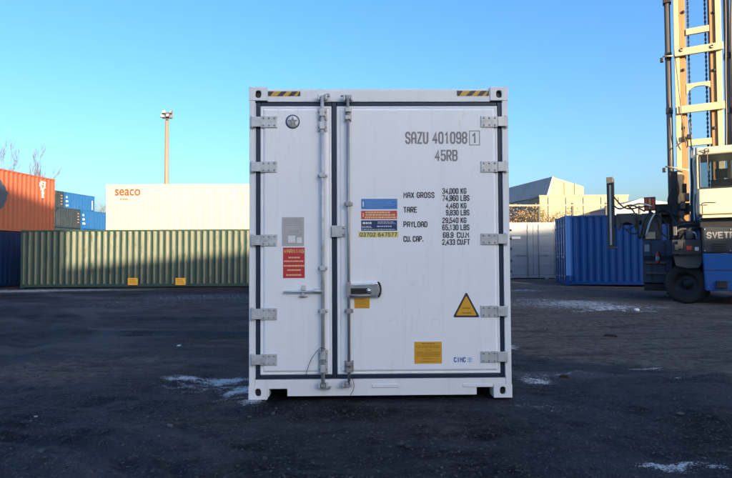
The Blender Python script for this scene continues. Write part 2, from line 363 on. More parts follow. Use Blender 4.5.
dark = mixc(nt, mth(nt, 'MULTIPLY', ramp(nt, sep.outputs[0], .6, 1.0), .55), dark, (.050, .052, .060))          # paler chips
dark = mixc(nt, mth(nt, 'MULTIPLY', ramp(nt, sep.outputs[1], .91, .97), .55), dark, (.13, .13, .13))
atk = N(nt, 'ShaderNodeAttribute', attribute_name='track').outputs['Fac']
dark = mixc(nt, mth(nt, 'MULTIPLY', ramp(nt, mth(nt, 'ADD', atk, mth(nt, 'MULTIPLY', mth(nt, 'SUBTRACT', nm_, .5), .8)), .25, .85), .75), dark, (.085, .086, .095))
brown = mixc(nt, ramp(nt, nm_, .3, .7), (.072, .062, .056), (.175, .150, .135))
brown = mixc(nt, mth(nt, 'MULTIPLY', ramp(nt, nlong, .50, .66), .75), brown, (.040, .038, .042))
brown = mixc(nt, mth(nt, 'MULTIPLY', ramp(nt, nb, .52, .70), .6), brown, (.215, .190, .172))
brown = mixc(nt, mth(nt, 'MULTIPLY', ramp(nt, sep.outputs[0], .7, 1.0), .4), brown, (.20, .175, .155))
dm = ramp(nt, mth(nt, 'ADD', ad, mth(nt, 'MULTIPLY', mth(nt, 'SUBTRACT', nm_, .5), .9)), .15, .85)
col = mixc(nt, dm, dark, brown)
fm_in = mth(nt, 'ADD', mth(nt, 'MULTIPLY', af, 1.0), mth(nt, 'ADD', mth(nt, 'MULTIPLY', mth(nt, 'SUBTRACT', nm_, .5), 2.0), mth(nt, 'MULTIPLY', mth(nt, 'SUBTRACT', nf, .5), 2.6)))
fm = mth(nt, 'MULTIPLY', ramp(nt, fm_in, .50, .92), ramp(nt, af, .05, .35))
col = mixc(nt, mth(nt, 'MULTIPLY', fm, .9), col, (.72, .76, .80))
nt.links.new(col, p.inputs['Base Color'])
rg = mth(nt, 'ADD', .68, mth(nt, 'MULTIPLY', dm, .2)); nt.links.new(mth(nt, 'ADD', rg, mth(nt, 'MULTIPLY', mth(nt, 'SUBTRACT', nlong, .5), .6)), p.inputs['Roughness'])
p.inputs['Specular IOR Level'].default_value = .10
hh = mth(nt, 'ADD', mth(nt, 'MULTIPLY', mth(nt, 'SUBTRACT', 1, vo.outputs['Distance']), 1.0), mth(nt, 'MULTIPLY', nf, .9))
hh = mth(nt, 'ADD', hh, mth(nt, 'MULTIPLY', vo2.outputs['Distance'], -.4)); hh = mth(nt, 'ADD', hh, mth(nt, 'MULTIPLY', nm_, 1.5))
b = nt.nodes.new('ShaderNodeBump'); b.inputs['Strength'].default_value = 1.0; b.inputs['Distance'].default_value = .024
nt.links.new(hh, b.inputs['Height']); nt.links.new(b.outputs[0], p.inputs['Normal'])
M['ground'] = mt
ground = link('ground', me, mt); tag(ground, kind='structure')

# loose chippings
mt, nt, p = new_mat('chippings'); at_n = N(nt, 'ShaderNodeAttribute', attribute_name='tone'); tone = at_n.outputs['Fac']
nt.links.new(mixc(nt, tone, (.012, .013, .018), (.085, .083, .085)), p.inputs['Base Color']); p.inputs['Roughness'].default_value = .7; M['chip'] = mt
def chippings():
    ico = bmesh.new(); bmesh.ops.create_icosphere(ico, subdivisions=1, radius=1); ico.verts.ensure_lookup_table()
    bv = np.array([v.co[:] for v in ico.verts]); bf = np.array([[v.index for v in f.verts] for f in ico.faces]); ico.free()
    n = 9000; rs = np.random.RandomState(5)
    d = 3.0 + 11 * rs.rand(n) ** 2.0; a = (rs.rand(n) - .5) * R(82); x = d * np.tan(a); y = d
    keep = ~((np.abs(x - .13) < 1.3) & (y > 4.98)); x, y = x[keep], y[keep]; n = len(x)
    sz = .003 + .009 * rs.rand(n) ** 3 + .02 * (rs.rand(n) > .994) * rs.rand(n)
    z = ground_h(x, y); V = np.zeros((n, 12, 3)); 
    for i in range(n):
        q = bv * (1 + .5 * (rs.rand(12, 1) - .5)) * sz[i] * np.array([1 + .6 * rs.rand(), 1, .45 + .35 * rs.rand()])
        t = rs.rand() * 6.28; c, s_ = math.cos(t), math.sin(t)
        V[i] = np.stack([q[:, 0] * c - q[:, 1] * s_ + x[i], q[:, 0] * s_ + q[:, 1] * c + y[i], q[:, 2] + z[i] + sz[i] * .25], 1)
    Fc = (bf[None] + (np.arange(n) * 12)[:, None, None]).reshape(-1, 3)
    me = bpy.data.meshes.new('chippings'); me.from_pydata(V.reshape(-1, 3).tolist(), [], Fc.tolist())
    a_ = me.attributes.new('tone', 'FLOAT', 'POINT'); a_.data.foreach_set('value', np.repeat(rs.rand(n) ** 2.2, 12).astype(np.float32))
    return me
tag(link('chippings', chippings(), M['chip']), 'loose dark stone chippings strewn over the yard', 'gravel', kind='stuff')

# ------------------------------------------------------------------ generic corrugated containers
W = 2.438
_cache = {}
def corr(a0, a1, pitch, depth, flat=.26):
    """trapezoidal profile along an axis: list of (a, inset)"""
    n = max(1, int(round((a1 - a0) / pitch))); p = (a1 - a0) / n; out = []
    for k in range(n):
        b = a0 + k * p
        out += [(b, 0), (b + p * flat * .5, 0), (b + p * (.5 - flat * .5), depth), (b + p * (.5 + flat * .5), depth), (b + p * (1 - flat * .5), 0)]
    return out + [(a1, 0)]
def container_meshes(L, H, pitch, depth):
    key = (L, H, pitch, depth)
    if key in _cache: return _cache[key]
    hl, hw = L / 2, W / 2; D = []
    d = {}
    # corner castings
    mb = MB().box(0, .178, 0, .162, 0, .118); d['casting'] = mb.mesh('corner_casting')
    mb = MB().box(0, .10, 0, .12, .118, H - .118); d['post'] = mb.mesh('corner_post')
    mb = MB().box(-hl + .178, hl - .178, -hw + .012, -hw + .07, .03, .165); d['brail'] = mb.mesh('bottom_rail')
    mb = MB().box(-hl + .178, hl - .178, -hw + .012, -hw + .075, H - .085, H - .012); d['trail'] = mb.mesh('top_rail')
    pr = corr(-hl + .10, hl - .10, pitch, depth)
    pts = [(a, -hw + .016 + i) for a, i in pr] + [(hl - .10, -hw + .016 + depth + .03), (-hl + .10, -hw + .016 + depth + .03)]
    d['side'] = MB().prism(pts, .165, H - .085, 'z').mesh('side_panel')
    pr = corr(-hw + .12, hw - .12, .25, .045)
    pts = [(a, hl - .02 - i) for a, i in pr] + [(hw - .12, hl - .12), (-hw + .12, hl - .12)]
    mb = MB(); mb.prism([(q[1], q[0]) for q in pts], .17, H - .13, 'z'); d['end'] = mb.mesh('end_panel')
    d['header'] = MB().box(hl - .12, hl - .015, -hw + .162, hw - .162, H - .13, H - .01).mesh('end_header')
    d['sill'] = MB().box(hl - .12, hl - .015, -hw + .162, hw - .162, .02, .17).mesh('end_sill')
    d['roof'] = MB().box(-hl + .1, hl - .1, -hw + .07, hw - .07, H - .05, H - .028).mesh('roof')
    d['floor'] = MB().box(-hl + .1, hl - .1, -hw + .07, hw - .07, .10, .16).mesh('floor')
    # a door leaf at the -x end (left half as seen from outside), with shallow pressed bays
    def leaf(s):
        mb = MB(); y0, y1 = (.008, hw - .105); zz = [(.18, 0)]
        nb_ = 5; zh = (H - .13 - .19) / nb_; pts = [(0.0, .18)]
        for k in range(nb_):
            z0 = .19 + k * zh
            pts += [(0, z0 + .06), (.007, z0 + .08), (.007, z0 + zh - .08), (0, z0 + zh - .06)]
        pts += [(0, H - .135), (.06, H - .135), (.06, .18)]
        mb.prism([(-hl + .03 + a, z) for a, z in pts], y0 * s, y1 * s, 'y'); return mb.mesh('door')
    d['leafL'], d['leafR'] = leaf(1), leaf(-1)
    mb = MB().tube([(-hl + .012, 0, .06), (-hl + .012, 0, H - .06)], .018, 8)
    for z in (.35, H * .45, H * .62, H - .4): mb.box(-hl - .006, -hl + .03, -.05, .05, z - .025, z + .025)
    d['rod'] = mb.mesh('lock_rod')
    mb = MB().box(-hl - .014, -hl + .006, 0, .48, 1.15, 1.175); mb.box(-hl - .02, -hl + .03, .42, .5, 1.12, 1.21); d['handle'] = mb.mesh('door_handle')
    d['hinge'] = MB().box(-hl + .008, -hl + .04, -.1, .08, -.045, .045).mesh('hinge')
    for mm in d.values(): mm.materials.append(None)
    _cache[key] = d; return d
def container(name, label, pos, yaw, L, H, mat, group=None, pitch=.278, depth=.036, doors=True, side_mat=None, full=True, rod_mat=None, rods=(-.85, -.28, .28, .85)):
    t = thing(name, label, 'container', pos, yaw, group); d = container_meshes(L, H, pitch, depth); hl, hw = L / 2, W / 2
    sm = side_mat or mat
    for sx in (-1, 1):
        for sy in (-1, 1):
            for z in (0, H - .118):
                o = link('corner_casting', d['casting'], mat, t); o.scale = (-sx, -sy, 1); o.location = (sx * hl, sy * hw, z)
            o = link('corner_post', d['post'], mat, t); o.scale = (-sx, -sy, 1); o.location = (sx * (hl - .008), sy * (hw - .008), 0)
    for sy in (1, -1):
        for nm, k, mm in (('bottom_rail', 'brail', mat), ('top_rail', 'trail', mat), ('side_panel', 'side', sm)):
            o = link(nm, d[k], mm, t); o.scale = (1, sy, 1)
    link('end_panel', d['end'], sm, t)
    for sx in (1, -1):
        for nm, k in (('end_header', 'header'), ('end_sill', 'sill')):
            o = link(nm, d[k], mat, t); o.scale = (sx, 1, 1)
    link('roof', d['roof'], mat, t); link('floor', d['floor'], M['hole'], t)
    if doors:
        link('door', d['leafL'], mat, t); link('door', d['leafR'], mat, t)
        if full:
            for y in rods: o = link('lock_rod', d['rod'], rod_mat or M['galv'], t); o.location = (0, y, 0)
            for y, s in ((-.28, -1), (.28, 1)): o = link('door_handle', d['handle'], rod_mat or M['galv'], t); o.location = (0, y, 0); o.scale = (1, s, 1)
            for s in (-1, 1):
                for z in (.35, .9, 1.5, 2.0, H - .4): o = link('hinge', d['hinge'], mat, t); o.location = (0, s * (hw - .09), z); o.scale = (1, s, 1)
    else:
        o = link('end_panel', d['end'], sm, t); o.scale = (-1, 1, 1)
    return t

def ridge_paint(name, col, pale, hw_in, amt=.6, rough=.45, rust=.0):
    """paint with paler outer ridges: pale only where the pressed sheet stands proud"""
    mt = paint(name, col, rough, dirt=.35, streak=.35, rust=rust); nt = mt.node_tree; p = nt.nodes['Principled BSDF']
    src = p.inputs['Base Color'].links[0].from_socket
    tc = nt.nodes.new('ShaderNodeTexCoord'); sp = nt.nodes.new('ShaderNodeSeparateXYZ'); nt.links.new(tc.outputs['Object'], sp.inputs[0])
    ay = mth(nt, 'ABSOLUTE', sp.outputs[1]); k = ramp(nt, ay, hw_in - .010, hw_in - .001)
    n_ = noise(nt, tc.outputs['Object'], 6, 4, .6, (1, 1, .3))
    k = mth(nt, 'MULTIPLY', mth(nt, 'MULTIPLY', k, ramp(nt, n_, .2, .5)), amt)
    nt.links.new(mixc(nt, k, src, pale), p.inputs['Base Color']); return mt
M['green'] = paint('green_paint', (.016, .042, .037), .45, dirt=.3, streak=.3, rust=.1)
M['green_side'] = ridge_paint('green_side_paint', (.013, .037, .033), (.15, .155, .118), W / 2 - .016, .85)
M['navy'] = paint('navy_paint', (.001, .014, .065), .5, spec=.12, dirt=.15, streak=.2, dirt_col=(.02, .03, .05))
M['orange'] = paint('orange_paint', (.26, .068, .038), .5, dirt=.35, streak=.35, rust=.25)
M['cream'] = paint('reefer_cream', (.44, .39, .26), .5, dirt=.08, streak=.08, bump=.002)
M['charcoal'] = paint('charcoal_paint', (.010, .022, .036), .55, dirt=.3)
M['blue'] = paint('blue_paint', (.008, .075, .24), .42, dirt=.2, streak=.2)
M['blue2'] = paint('royal_blue_paint', (.0005, .034, .17), .5, spec=.12, dirt=.10, streak=.15, dirt_col=(.02, .04, .08))
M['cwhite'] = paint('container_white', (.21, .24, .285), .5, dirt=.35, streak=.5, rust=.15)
M['maroon'] = paint('maroon_paint', (.13, .03, .025), .5, dirt=.4, rust=.3)
M['olive'] = paint('olive_paint', (.10, .12, .075), .5)

# green one along the back of the yard
GZ0 = 0.0
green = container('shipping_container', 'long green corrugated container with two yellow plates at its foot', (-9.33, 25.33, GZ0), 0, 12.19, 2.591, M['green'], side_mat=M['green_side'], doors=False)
Fg = Frame((-9.33, 24.11, GZ0), 0)
for px in (132.6, 180.4):
    u0, u1, z0, z1 = Fg.rect(px - 5, 278, px + 5, 285, -.02)
    o = obj('fork_pocket_shade', MB().box(u0 + .02, u1 - .02, -1.222, -1.16, .035, z0 - .004), M['black'], green)  # solid black block paints the shade inside the pocket
    o = obj('yellow_plate', MB().box(u0, u1, -1.228, -1.205, z0, z1), M['st_yel'], green, .004)
    mb = MB()
    for k in range(3): mb.box(u0 + .06, u1 - .06 - .03 * k, -1.230, -1.2275, z0 + .08 + k * .07, z0 + .105 + k * .07)
    obj('print', mb, M['pr_brown'], o)
# navy box with the orange one on top, turned away
ax = R(83); ex = Vector((math.cos(ax), math.sin(ax))); cxy = Vector((-16.40, 28.4)) - ex * 3.03 + Vector((-math.sin(ax), math.cos(ax))) * 1.219
container('shipping_container', 'dark navy corrugated container underneath the orange container', (cxy.x, cxy.y, 0), ax, 6.058, 2.591, M['navy'])
orange = container('shipping_container', 'faded orange container with white characters, stacked on a navy container', (cxy.x, cxy.y, 2.593), ax, 6.058, 2.896, M['orange'])
# white vertical characters and a blue patch on the orange side (near side is local y = -W/2)
Fo = Frame((cxy.x + math.sin(ax) * 1.219, cxy.y - math.cos(ax) * 1.219, 2.593), ax)
def oloc(px, py): return Fo.loc(px, py, 0)
mb = MB()
for px, py, w_, h_ in ((42, 183, 1.6, 1.8), (44.8, 185, 1.7, 3.0), (41.5, 188, 1.0, 2.0), (43, 190.5, 1.7, 2.2), (43, 195.5, 1.5, 2.2), (40.3, 184.5, .8, 1.6)):
    x, z = oloc(px, py); sx, sz = .075 * w_ / 1.6, .055 * h_
    for k in range(3): mb.box(x - sx, x + sx * (.6 if k == 1 else 1), -1.2225, -1.2035, z + (k - 1) * sz * .8 - .02, z + (k - 1) * sz * .8 + .02)
    mb.box(x - .02, x + .02, -1.2245, -1.2035, z - sz, z + sz)
obj('white_characters', mb, M['pr_white'], orange)
mb = MB(); pts = [oloc(px, py) for px, py in ((-12, 178), (-2, 181), (1.5, 180), (3, 184.5), (5.5, 186), (6.2, 190), (8.6, 193), (6.8, 197), (7.2, 200), (4.6, 203.5), (3.8, 207), (.5, 209), (-3, 213), (-12, 212))]
M['patch'] = paint('blue_grey_overpaint', (.030, .055, .095), .6, dirt=.3, streak=.5)
mb.prism(pts, -1.2065, -1.18, 'y'); obj('overpainted_patch', mb, M['patch'], orange)

# cream reefer with red name, on a hidden box behind the green one
sx0 = at(106, 200, 30.5).x; scx = sx0 + 6.095
container('shipping_container', 'dark olive container hidden behind the green one under the cream container', (scx, 31.72, 0), 0, 12.19, 2.591, M['olive'], doors=False)
seaco = container('refrigerated_container', 'long cream refrigerated container with red seaco lettering, stacked behind the green container', (scx, 31.72, 2.593), 0, 12.19, 2.896, M['cream'], pitch=.092, depth=.008, doors=False)
Fs = Frame((scx, 30.5, 2.593), 0)
def font_text(text, u0, u1, z0, z1, y, mat, parent, bold=.02):
    cu = bpy.data.curves.new('t', 'FONT'); cu.body = text; cu.offset = bold; cu.extrude = .004; cu.size = 1
    to = bpy.data.objects.new('t', cu); me = bpy.data.meshes.new_from_object(to)
    bpy.data.objects.remove(to); bpy.data.curves.remove(cu)
    c = np.array([v.co[:] for v in me.vertices]); lo, hi = c.min(0), c.max(0)
    n = np.empty_like(c); n[:, 0] = u0 + (c[:, 0] - lo[0]) / (hi[0] - lo[0]) * (u1 - u0); n[:, 2] = z0 + (c[:, 1] - lo[1]) / (hi[1] - lo[1]) * (z1 - z0); n[:, 1] = y - c[:, 2]
    me.vertices.foreach_set('co', n.ravel()); me.update(); me.materials.clear()
    return link('lettering', me, mat, parent)
u0, u1, z0, z1 = Fs.rect(115, 189, 140.3, 195.6)
font_text('seaco', u0, u1, z0, z1, -1.222, M['pr_red'], seaco, .016)
u0, u1, z0, z1 = Fs.rect(120, 198.6, 128, 199.8); mb = MB()
for k in range(5): mb.box(u0 + (u1 - u0) * k / 5, u0 + (u1 - u0) * (k + .75) / 5, -1.2225, -1.205, z0 + .01 * (k % 2), z1)
obj('small_print', mb, M['pr_red'], seaco)
u0, u1, z0, z1 = Fs.rect(111.5, 188.0, 117.5, 188.5); obj('small_print', MB().box(u0, u1, -1.2225, -1.205, z0, z1), M['pr_grey'], seaco)

# far stacks between the orange and the cream containers
fa = R(80); fe = Vector((math.cos(fa), math.sin(fa))); fn = Vector((-math.sin(fa), math.cos(fa)))
def far_stack(joint, heights, who):
    """two containers end to end, meeting at the joint point on their visible face; who: per tier (near name, far name)"""
    for side, key in ((-1, 0), (1, 1)):
        z = 0
        for k, H in enumerate(heights):
            c = joint + fe * side * (3.03 + .12) + fn * 1.219
            mat, label, grp = who(k, key)
            t = container('shipping_container', label, (c.x, c.y, z), fa + (0 if side > 0 else 0), 6.058, H, mat, grp, full=False)
            mk = [(-2.75, .16), (-2.75, -.0)] if mat is M['blue'] else []
            if k == len(heights) - 1:
                mb = MB()
                if key == 1:
                    for q in range(3): mb.box(-2.85, -2.35 - .12 * q, -1.222, -1.2035, H * (.25 + .22 * q), H * (.25 + .22 * q) + .22)
                    mb.box(2.45, 2.6, -1.222, -1.2035, .6, 1.9)
                else:
                    for q in range(4): mb.box(2.45, 2.75, -1.222, -1.2035, H * (.3 + .15 * q), H * (.3 + .15 * q) + .14)
                obj('white_marking' if key == 1 else 'rust_brown_marking', mb, M['pr_white'] if key == 1 else M['patchr'], t)
            z += H + .002
M['patchr'] = plain('brown_print', (.25, .14, .11), .6)
jP = at(64.5, 195, 73.8).xy; jQ = at(81.2, 212, 72.6).xy
def whoP(k, key):
    if key: return M['blue'], ('bright blue container on top of the highest far stack' if k == 3 else 'blue container in the far stack under the highest blue one'), (None if k == 3 else 'hidden lower boxes of the far stacks')
    return M['charcoal'], ('charcoal container level with the highest far blue container' if k == 3 else 'charcoal container low in the far rear stack'), (None if k == 3 else 'hidden lower boxes of the far stacks')
def whoQ(k, key):
    if key: return M['blue'], ('blue container topping the lower far stack, beside the cream container' if k == 2 else 'blue container low in the nearer far stack'), (None if k == 2 else 'hidden lower boxes of the far stacks')
    return M['charcoal'], ('charcoal container topping the lower far stack, behind the orange container' if k == 2 else 'charcoal container low in the nearer far stack'), (None if k == 2 else 'hidden lower boxes of the far stacks')
far_stack(Vector(jP), (2.591, 2.591, 2.591, 2.591), whoP)
far_stack(Vector(jQ), (2.591, 2.591, 2.591), whoQ)

# right side of the yard: white door end and blue box
pw = at(533.5, 250, 27.4); zw = float(ground_h(pw.x, 28.0)) + .03
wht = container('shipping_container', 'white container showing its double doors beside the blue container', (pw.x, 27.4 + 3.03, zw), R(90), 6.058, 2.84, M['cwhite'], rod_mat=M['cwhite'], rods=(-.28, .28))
Fw = Frame((pw.x, 27.4, zw), 0)
u0, u1, z0, z1 = Fw.rect(512, 236.5, 520.5, 239)
mb = MB().box(-3.03 - .004, -3.0, -u1, -u0, z0, z1); obj('name_plate', mb, M['pr_white'], wht)
mb = MB().box(-.35, .35, 0, .3, 0, .1)
by = R(-10); bx_, byv = Vector((math.cos(by), math.sin(by))), Vector((-math.sin(by), math.cos(by)))
c0 = at(565.5, 250, 22.4).xy; bc = c0 + bx_ * 3.03 + byv * 1.219; zb = float(ground_h(9, 22.6)) + .02
bluec = container('shipping_container', 'royal blue corrugated container behind the lift truck', (bc.x, bc.y, zb), by, 6.058, 2.896, M['blue2'])

# stacks behind the camera, whose long shadow lies over the yard
rb = R(22.2); re_ = Vector((math.cos(rb), math.sin(rb))); rn = Vector((-math.sin(rb), math.cos(rb))); r0 = Vector((3.4 + 13.36, -6.46 - 23.1))
def shade_stack(s0, L, hs, mat):
    c = r0 + re_ * (s0 + L / 2) - rn * 1.219; z = 0
    for H in hs:
        container('shipping_container', 'container in the row of stacks facing the white refrigerated container', (c.x, c.y, z), rb, L, H, mat, 'stacks across the yard, out of the picture', doors=False); z += H + .002
shade_stack(-23.75, 12.19, (2.896, 2.896, 2.896, 2.896, 2.896, 2.591), M['navy'])
shade_stack(-11.45, 12.19, (2.896, 2.896, 2.896, 2.896, 2.896, 2.591), M['navy'])
shade_stack(0.80, 12.19, (2.591, 2.591, 2.591, 2.591, 2.591), M['charcoal'])
shade_stack(13.1, 6.058, (2.591, 2.591, 2.591, 2.591), M['navy'])
shade_stack(19.25, 12.19, (2.896, 2.896, 2.591, 2.591, 2.591), M['charcoal'])

# ------------------------------------------------------------------ the white refrigerated container
H0 = 2.906; D0 = 12.19
main = thing('refrigerated_container', 'white refrigerated container seen at its closed double doors, marked SAZU 401098', 'container', MAIN_O, MAIN_YAW)
Fm = Frame(MAIN_O, MAIN_YAW)
hw = W / 2
def oval_casting(mb, x0, x1, z0, z1, hx, hz, rx, rz, y0, y1):
    """front plate with an oval aperture, plus the block round a cavity"""
    n = 28; cx, cz = hx, hz; inn, out = [], []
    for k in range(n):
        t = 2 * math.pi * (k + .5) / n; dx, dz = math.cos(t), math.sin(t)
        inn.append((cx + rx * (abs(dx) ** .8) * math.copysign(1, dx), cz + rz * (abs(dz) ** .8) * math.copysign(1, dz)))
        s = min(((x1 - cx) / dx if dx > 0 else (x0 - cx) / dx), ((z1 - cz) / dz if dz > 0 else (z0 - cz) / dz)); out.append((cx + dx * s, cz + dz * s))
    # pull nearest samples to the true corners
    for c in ((x0, z0), (x0, z1), (x1, z0), (x1, z1)):
        i = min(range(n), key=lambda q: (out[q][0] - c[0]) ** 2 + (out[q][1] - c[1]) ** 2); out[i] = c
    bm = mb.bm; V = lambda p, y: bm.verts.new((p[0], y, p[1]))
    of, inf, inb, ob = [V(p, y0) for p in out], [V(p, y0) for p in inn], [V(p, y0 + .028) for p in inn], [V(p, y1) for p in out]
    for i in range(n):
        j = (i + 1) % n
        bm.faces.new((of[i], of[j], inf[j], inf[i])); bm.faces.new((inf[i], inf[j], inb[j], inb[i])); bm.faces.new((of[i], ob[i], ob[j], of[j]))
    bm.faces.new(ob)
    big = [bm.verts.new((cx + (p[0] - cx) * 1.25, y0 + .028, cz + (p[1] - cz) * 1.15)) for p in inn]
    bb = [bm.verts.new((cx + (p[0] - cx) * 1.25, y0 + .11, cz + (p[1] - cz) * 1.15)) for p in inn]
    for i in range(n):
        j = (i + 1) % n; bm.faces.new((inb[i], inb[j], big[j], big[i])); bm.faces.new((big[i], big[j], bb[j], bb[i]))
    bm.faces.new(bb)
for sx in (-1, 1):
    for top in (0, 1):
        mb = MB(); z0, z1 = (0, .122) if not top else (H0 - .128, H0)
        xa, xb = (-hw, -hw + .172) if sx < 0 else (hw - .172, hw)
        cxh = -sx * 0 + sx * (hw - .088)
        oval_casting(mb, xa, xb, z0, z1, cxh, (z0 + z1) / 2 + (.004 if not top else -.004), .028, .036, -.004, .160)
        cc = obj('corner_casting', mb, M['white'], main, .007, 2)
        obj('casting_cavity', MB().prism([(cxh + .034 * math.cos(t), (z0 + z1) / 2 + .041 * math.sin(t)) for t in np.linspace(0, 2 * math.pi, 20, endpoint=False)], .034, .05), M['black'], cc)  # black disc stands for the shade inside the hole
        mb = MB().box(xa, xb, D0 - .16, D0, z0, z1); obj('corner_casting', mb, M['white'], main, .006)
    xo, xi = sx * (hw - .004), sx * (hw - .058)
    mb = MB().box(min(xo, xi), max(xo, xi), 0, .15, .122, H0 - .128)
    mb.box(min(sx * (hw - .064), sx * (hw - .056)), max(sx * (hw - .064), sx * (hw - .056)), -.006, .1, .20, 2.755)      # inner lip of the post
    obj('corner_post', mb, M['white'], main, .005)
    mb = MB().box(min(xo, xi), max(xo, xi), D0 - .15, D0 - .003, .122, H0 - .128); obj('corner_post', mb, M['white'], main, .005)
    pr = corr(.15, D0 - .15, .092, .008); s = sx
    pts = [(s * (hw - .008 - i), a) for a, i in pr] + [(s * (hw - .05), D0 - .15), (s * (hw - .05), .15)]
    obj('side_panel', MB().prism(pts, .14, H0 - .09, 'z'), M['white'], main)
    mb = MB().box(min(s * (hw - .004), s * (hw - .07)), max(s * (hw - .004), s * (hw - .07)), .17, D0 - .17, H0 - .09, H0 - .012); obj('top_rail', mb, M['white'], main, .006)
    mb = MB().box(min(s * (hw - .004), s * (hw - .07)), max(s * (hw - .004), s * (hw - .07)), .17, D0 - .17, .03, .14); obj('bottom_rail', mb, M['white'], main, .006)
mb = MB().box(-hw + .172, hw - .172, .004, .13, 2.767, H0 - .030); mb.box(-hw + .172, hw - .172, .020, .13, H0 - .030, H0 - .012); obj('door_header', mb, M['white'], main, .006)
n0, n1, m0, m1 = -1.030, -.862, .888, 1.046
mb = MB().box(-hw + .060, hw - .060, .002, .13, .123, .180); mb.box(-hw + .175, hw - .175, .002, .13, .098, .123)
mb.box(n1, m0, .002, .13, .030, .098); mb.box(-hw + .175, n0, .002, .13, .03, .098); mb.box(m1, hw - .175, .002, .13, .03, .098)
bmesh.ops.remove_doubles(mb.bm, verts=mb.bm.verts, dist=1e-5)
obj('door_sill', mb, M['white'], main)
for px0, px1, py0, py1 in ((372, 399, 384, 387.5), (463, 490, 383.5, 387)):
    u0, u1, z0, z1 = Fm.rect(px0, py0, px1, py1); mb = MB().box(u0, u1, -.004, .002, z0, z1); obj('sill_plate', mb, M['white'], main, .003)
obj('roof', MB().box(-hw + .06, hw - .06, .13, D0 - .1, H0 - .06, H0 - .03), M['white'], main)
obj('floor', MB().box(-hw + .07, hw - .07, .13, D0 - .1, .09, .17), M['hole'], main)
obj('machinery_end', MB().box(-hw + .06, hw - .06, D0 - .12, D0 - .02, .12, H0 - .1), M['white'], main)
ZB, ZT = .182, 2.767
mb = MB().box(-hw + .056, hw - .056, .040, .06, ZB, ZT); obj('door_jamb', mb, M['gasket'], main)
mb = MB()
for a, b_ in ((-1.160, -1.112), (1.112, 1.160), (-.449, -.401)): mb.box(a, b_, .012, .045, ZB + .002, ZT - .002)
for z0, z1 in ((ZB + .002, ZB + .042), (ZT - .042, ZT - .002)):
    for a, b_ in ((-1.112, -.449), (-.401, 1.112)): mb.box(a, b_, .012, .045, z0, z1)
obj('door_gasket', mb, M['gasket'], main, .010, 3)
# door leaves: a frame with a lip, then a raised insulated panel
def leaf(u0, u1, name='door'):
    z0, z1 = ZB + .042, ZT - .042; mb = MB()
    def loop(i, y): return [mb.bm.verts.new(p) for p in ((u0 + i, y, z0 + i), (u1 - i, y, z0 + i), (u1 - i, y, z1 - i), (u0 + i, y, z1 - i))]
    prof = [(0, .05), (0, .004), (.006, -.003), (.016, -.003), (.022, .001), (.028, .001), (.033, -.006), (.046, -.012)]
    L = [loop(i, y) for i, y in prof]
    for a, b_ in zip(L, L[1:]):
        for k in range(4): mb.bm.faces.new((a[k], a[(k + 1) % 4], b_[(k + 1) % 4], b_[k]))
    mb.bm.faces.new(L[-1]); mb.bm.faces.new(L[0][::-1])
    return obj(name, mb, M['door_white'], main, .003, 2)
doorL, doorR = leaf(-1.112, -.449), leaf(-.401, 1.112)
YF = -.012                                         # front plane of the door panels
# faint pressed seams and rivet rows
for dr, us in ((doorL, (-.985,)), (doorR, (.10, .60))):
    for u in us:
        mb = MB().box(u - .002, u + .002, YF - .0012, YF + .002, .30, 2.62); obj('panel_seam', mb, M['door_white'], dr)
# hinges
def hinge(s, px0, py0, px1, py1):
    u0, u1, z0, z1 = Fm.rect(px0, py0, px1, py1, -.02); zc = (z0 + z1) / 2; h = (z1 - z0) / 2
    mb = MB(); lo, hi = min(u0, u1), max(u0, u1)
    if s < 0: plate = (lo + .10, hi); arm = (lo + .012, lo + .10); kn = lo + .02
    else: plate = (lo, hi - .10); arm = (hi - .10, hi - .012); kn = hi - .02
    mb.box(plate[0], plate[1], YF - .010, YF + .001, zc - h, zc + h)
    mb.box(arm[0], arm[1], YF - .016, YF - .004, zc - h * .86, zc + h * .86)
    t = obj('hinge', mb, M['galv'], main, .0025)
    mb = MB(); mb.tube([(kn, -.012, zc - h * 1.08), (kn, -.012, zc + h * 1.08)], .013, 12); mb.box(kn - .02, kn + .02, -.014, .002, zc - h * .9, zc + h * .9); obj('hinge_pin', mb, M['galv'], t, .002)
    for i in range(3):
        for j in (-1, 1):
            x = plate[0] + (plate[1] - plate[0]) * (i + .5) / 3
            mb = MB(); mb.lathe([(.0085, 0), (.0085, .004), (.005, .008), (0, .008)], (x, YF - .010, zc + j * h * .62), (0, -1, 0), 10); obj('bolt', mb, M['galv_dark'], t)
for k, (a, b_) in enumerate(((116, 127.5), (161.2, 172.2), (234.3, 246), (308, 320), (354, 365.5))):
    hinge(-1, 250, a, 277, b_)
for k, (a, b_) in enumerate(((115.8, 127), (161, 172), (233.2, 244.6), (305.5, 317), (351, 362.6))):
    hinge(1, 481, a, 508.3, b_)
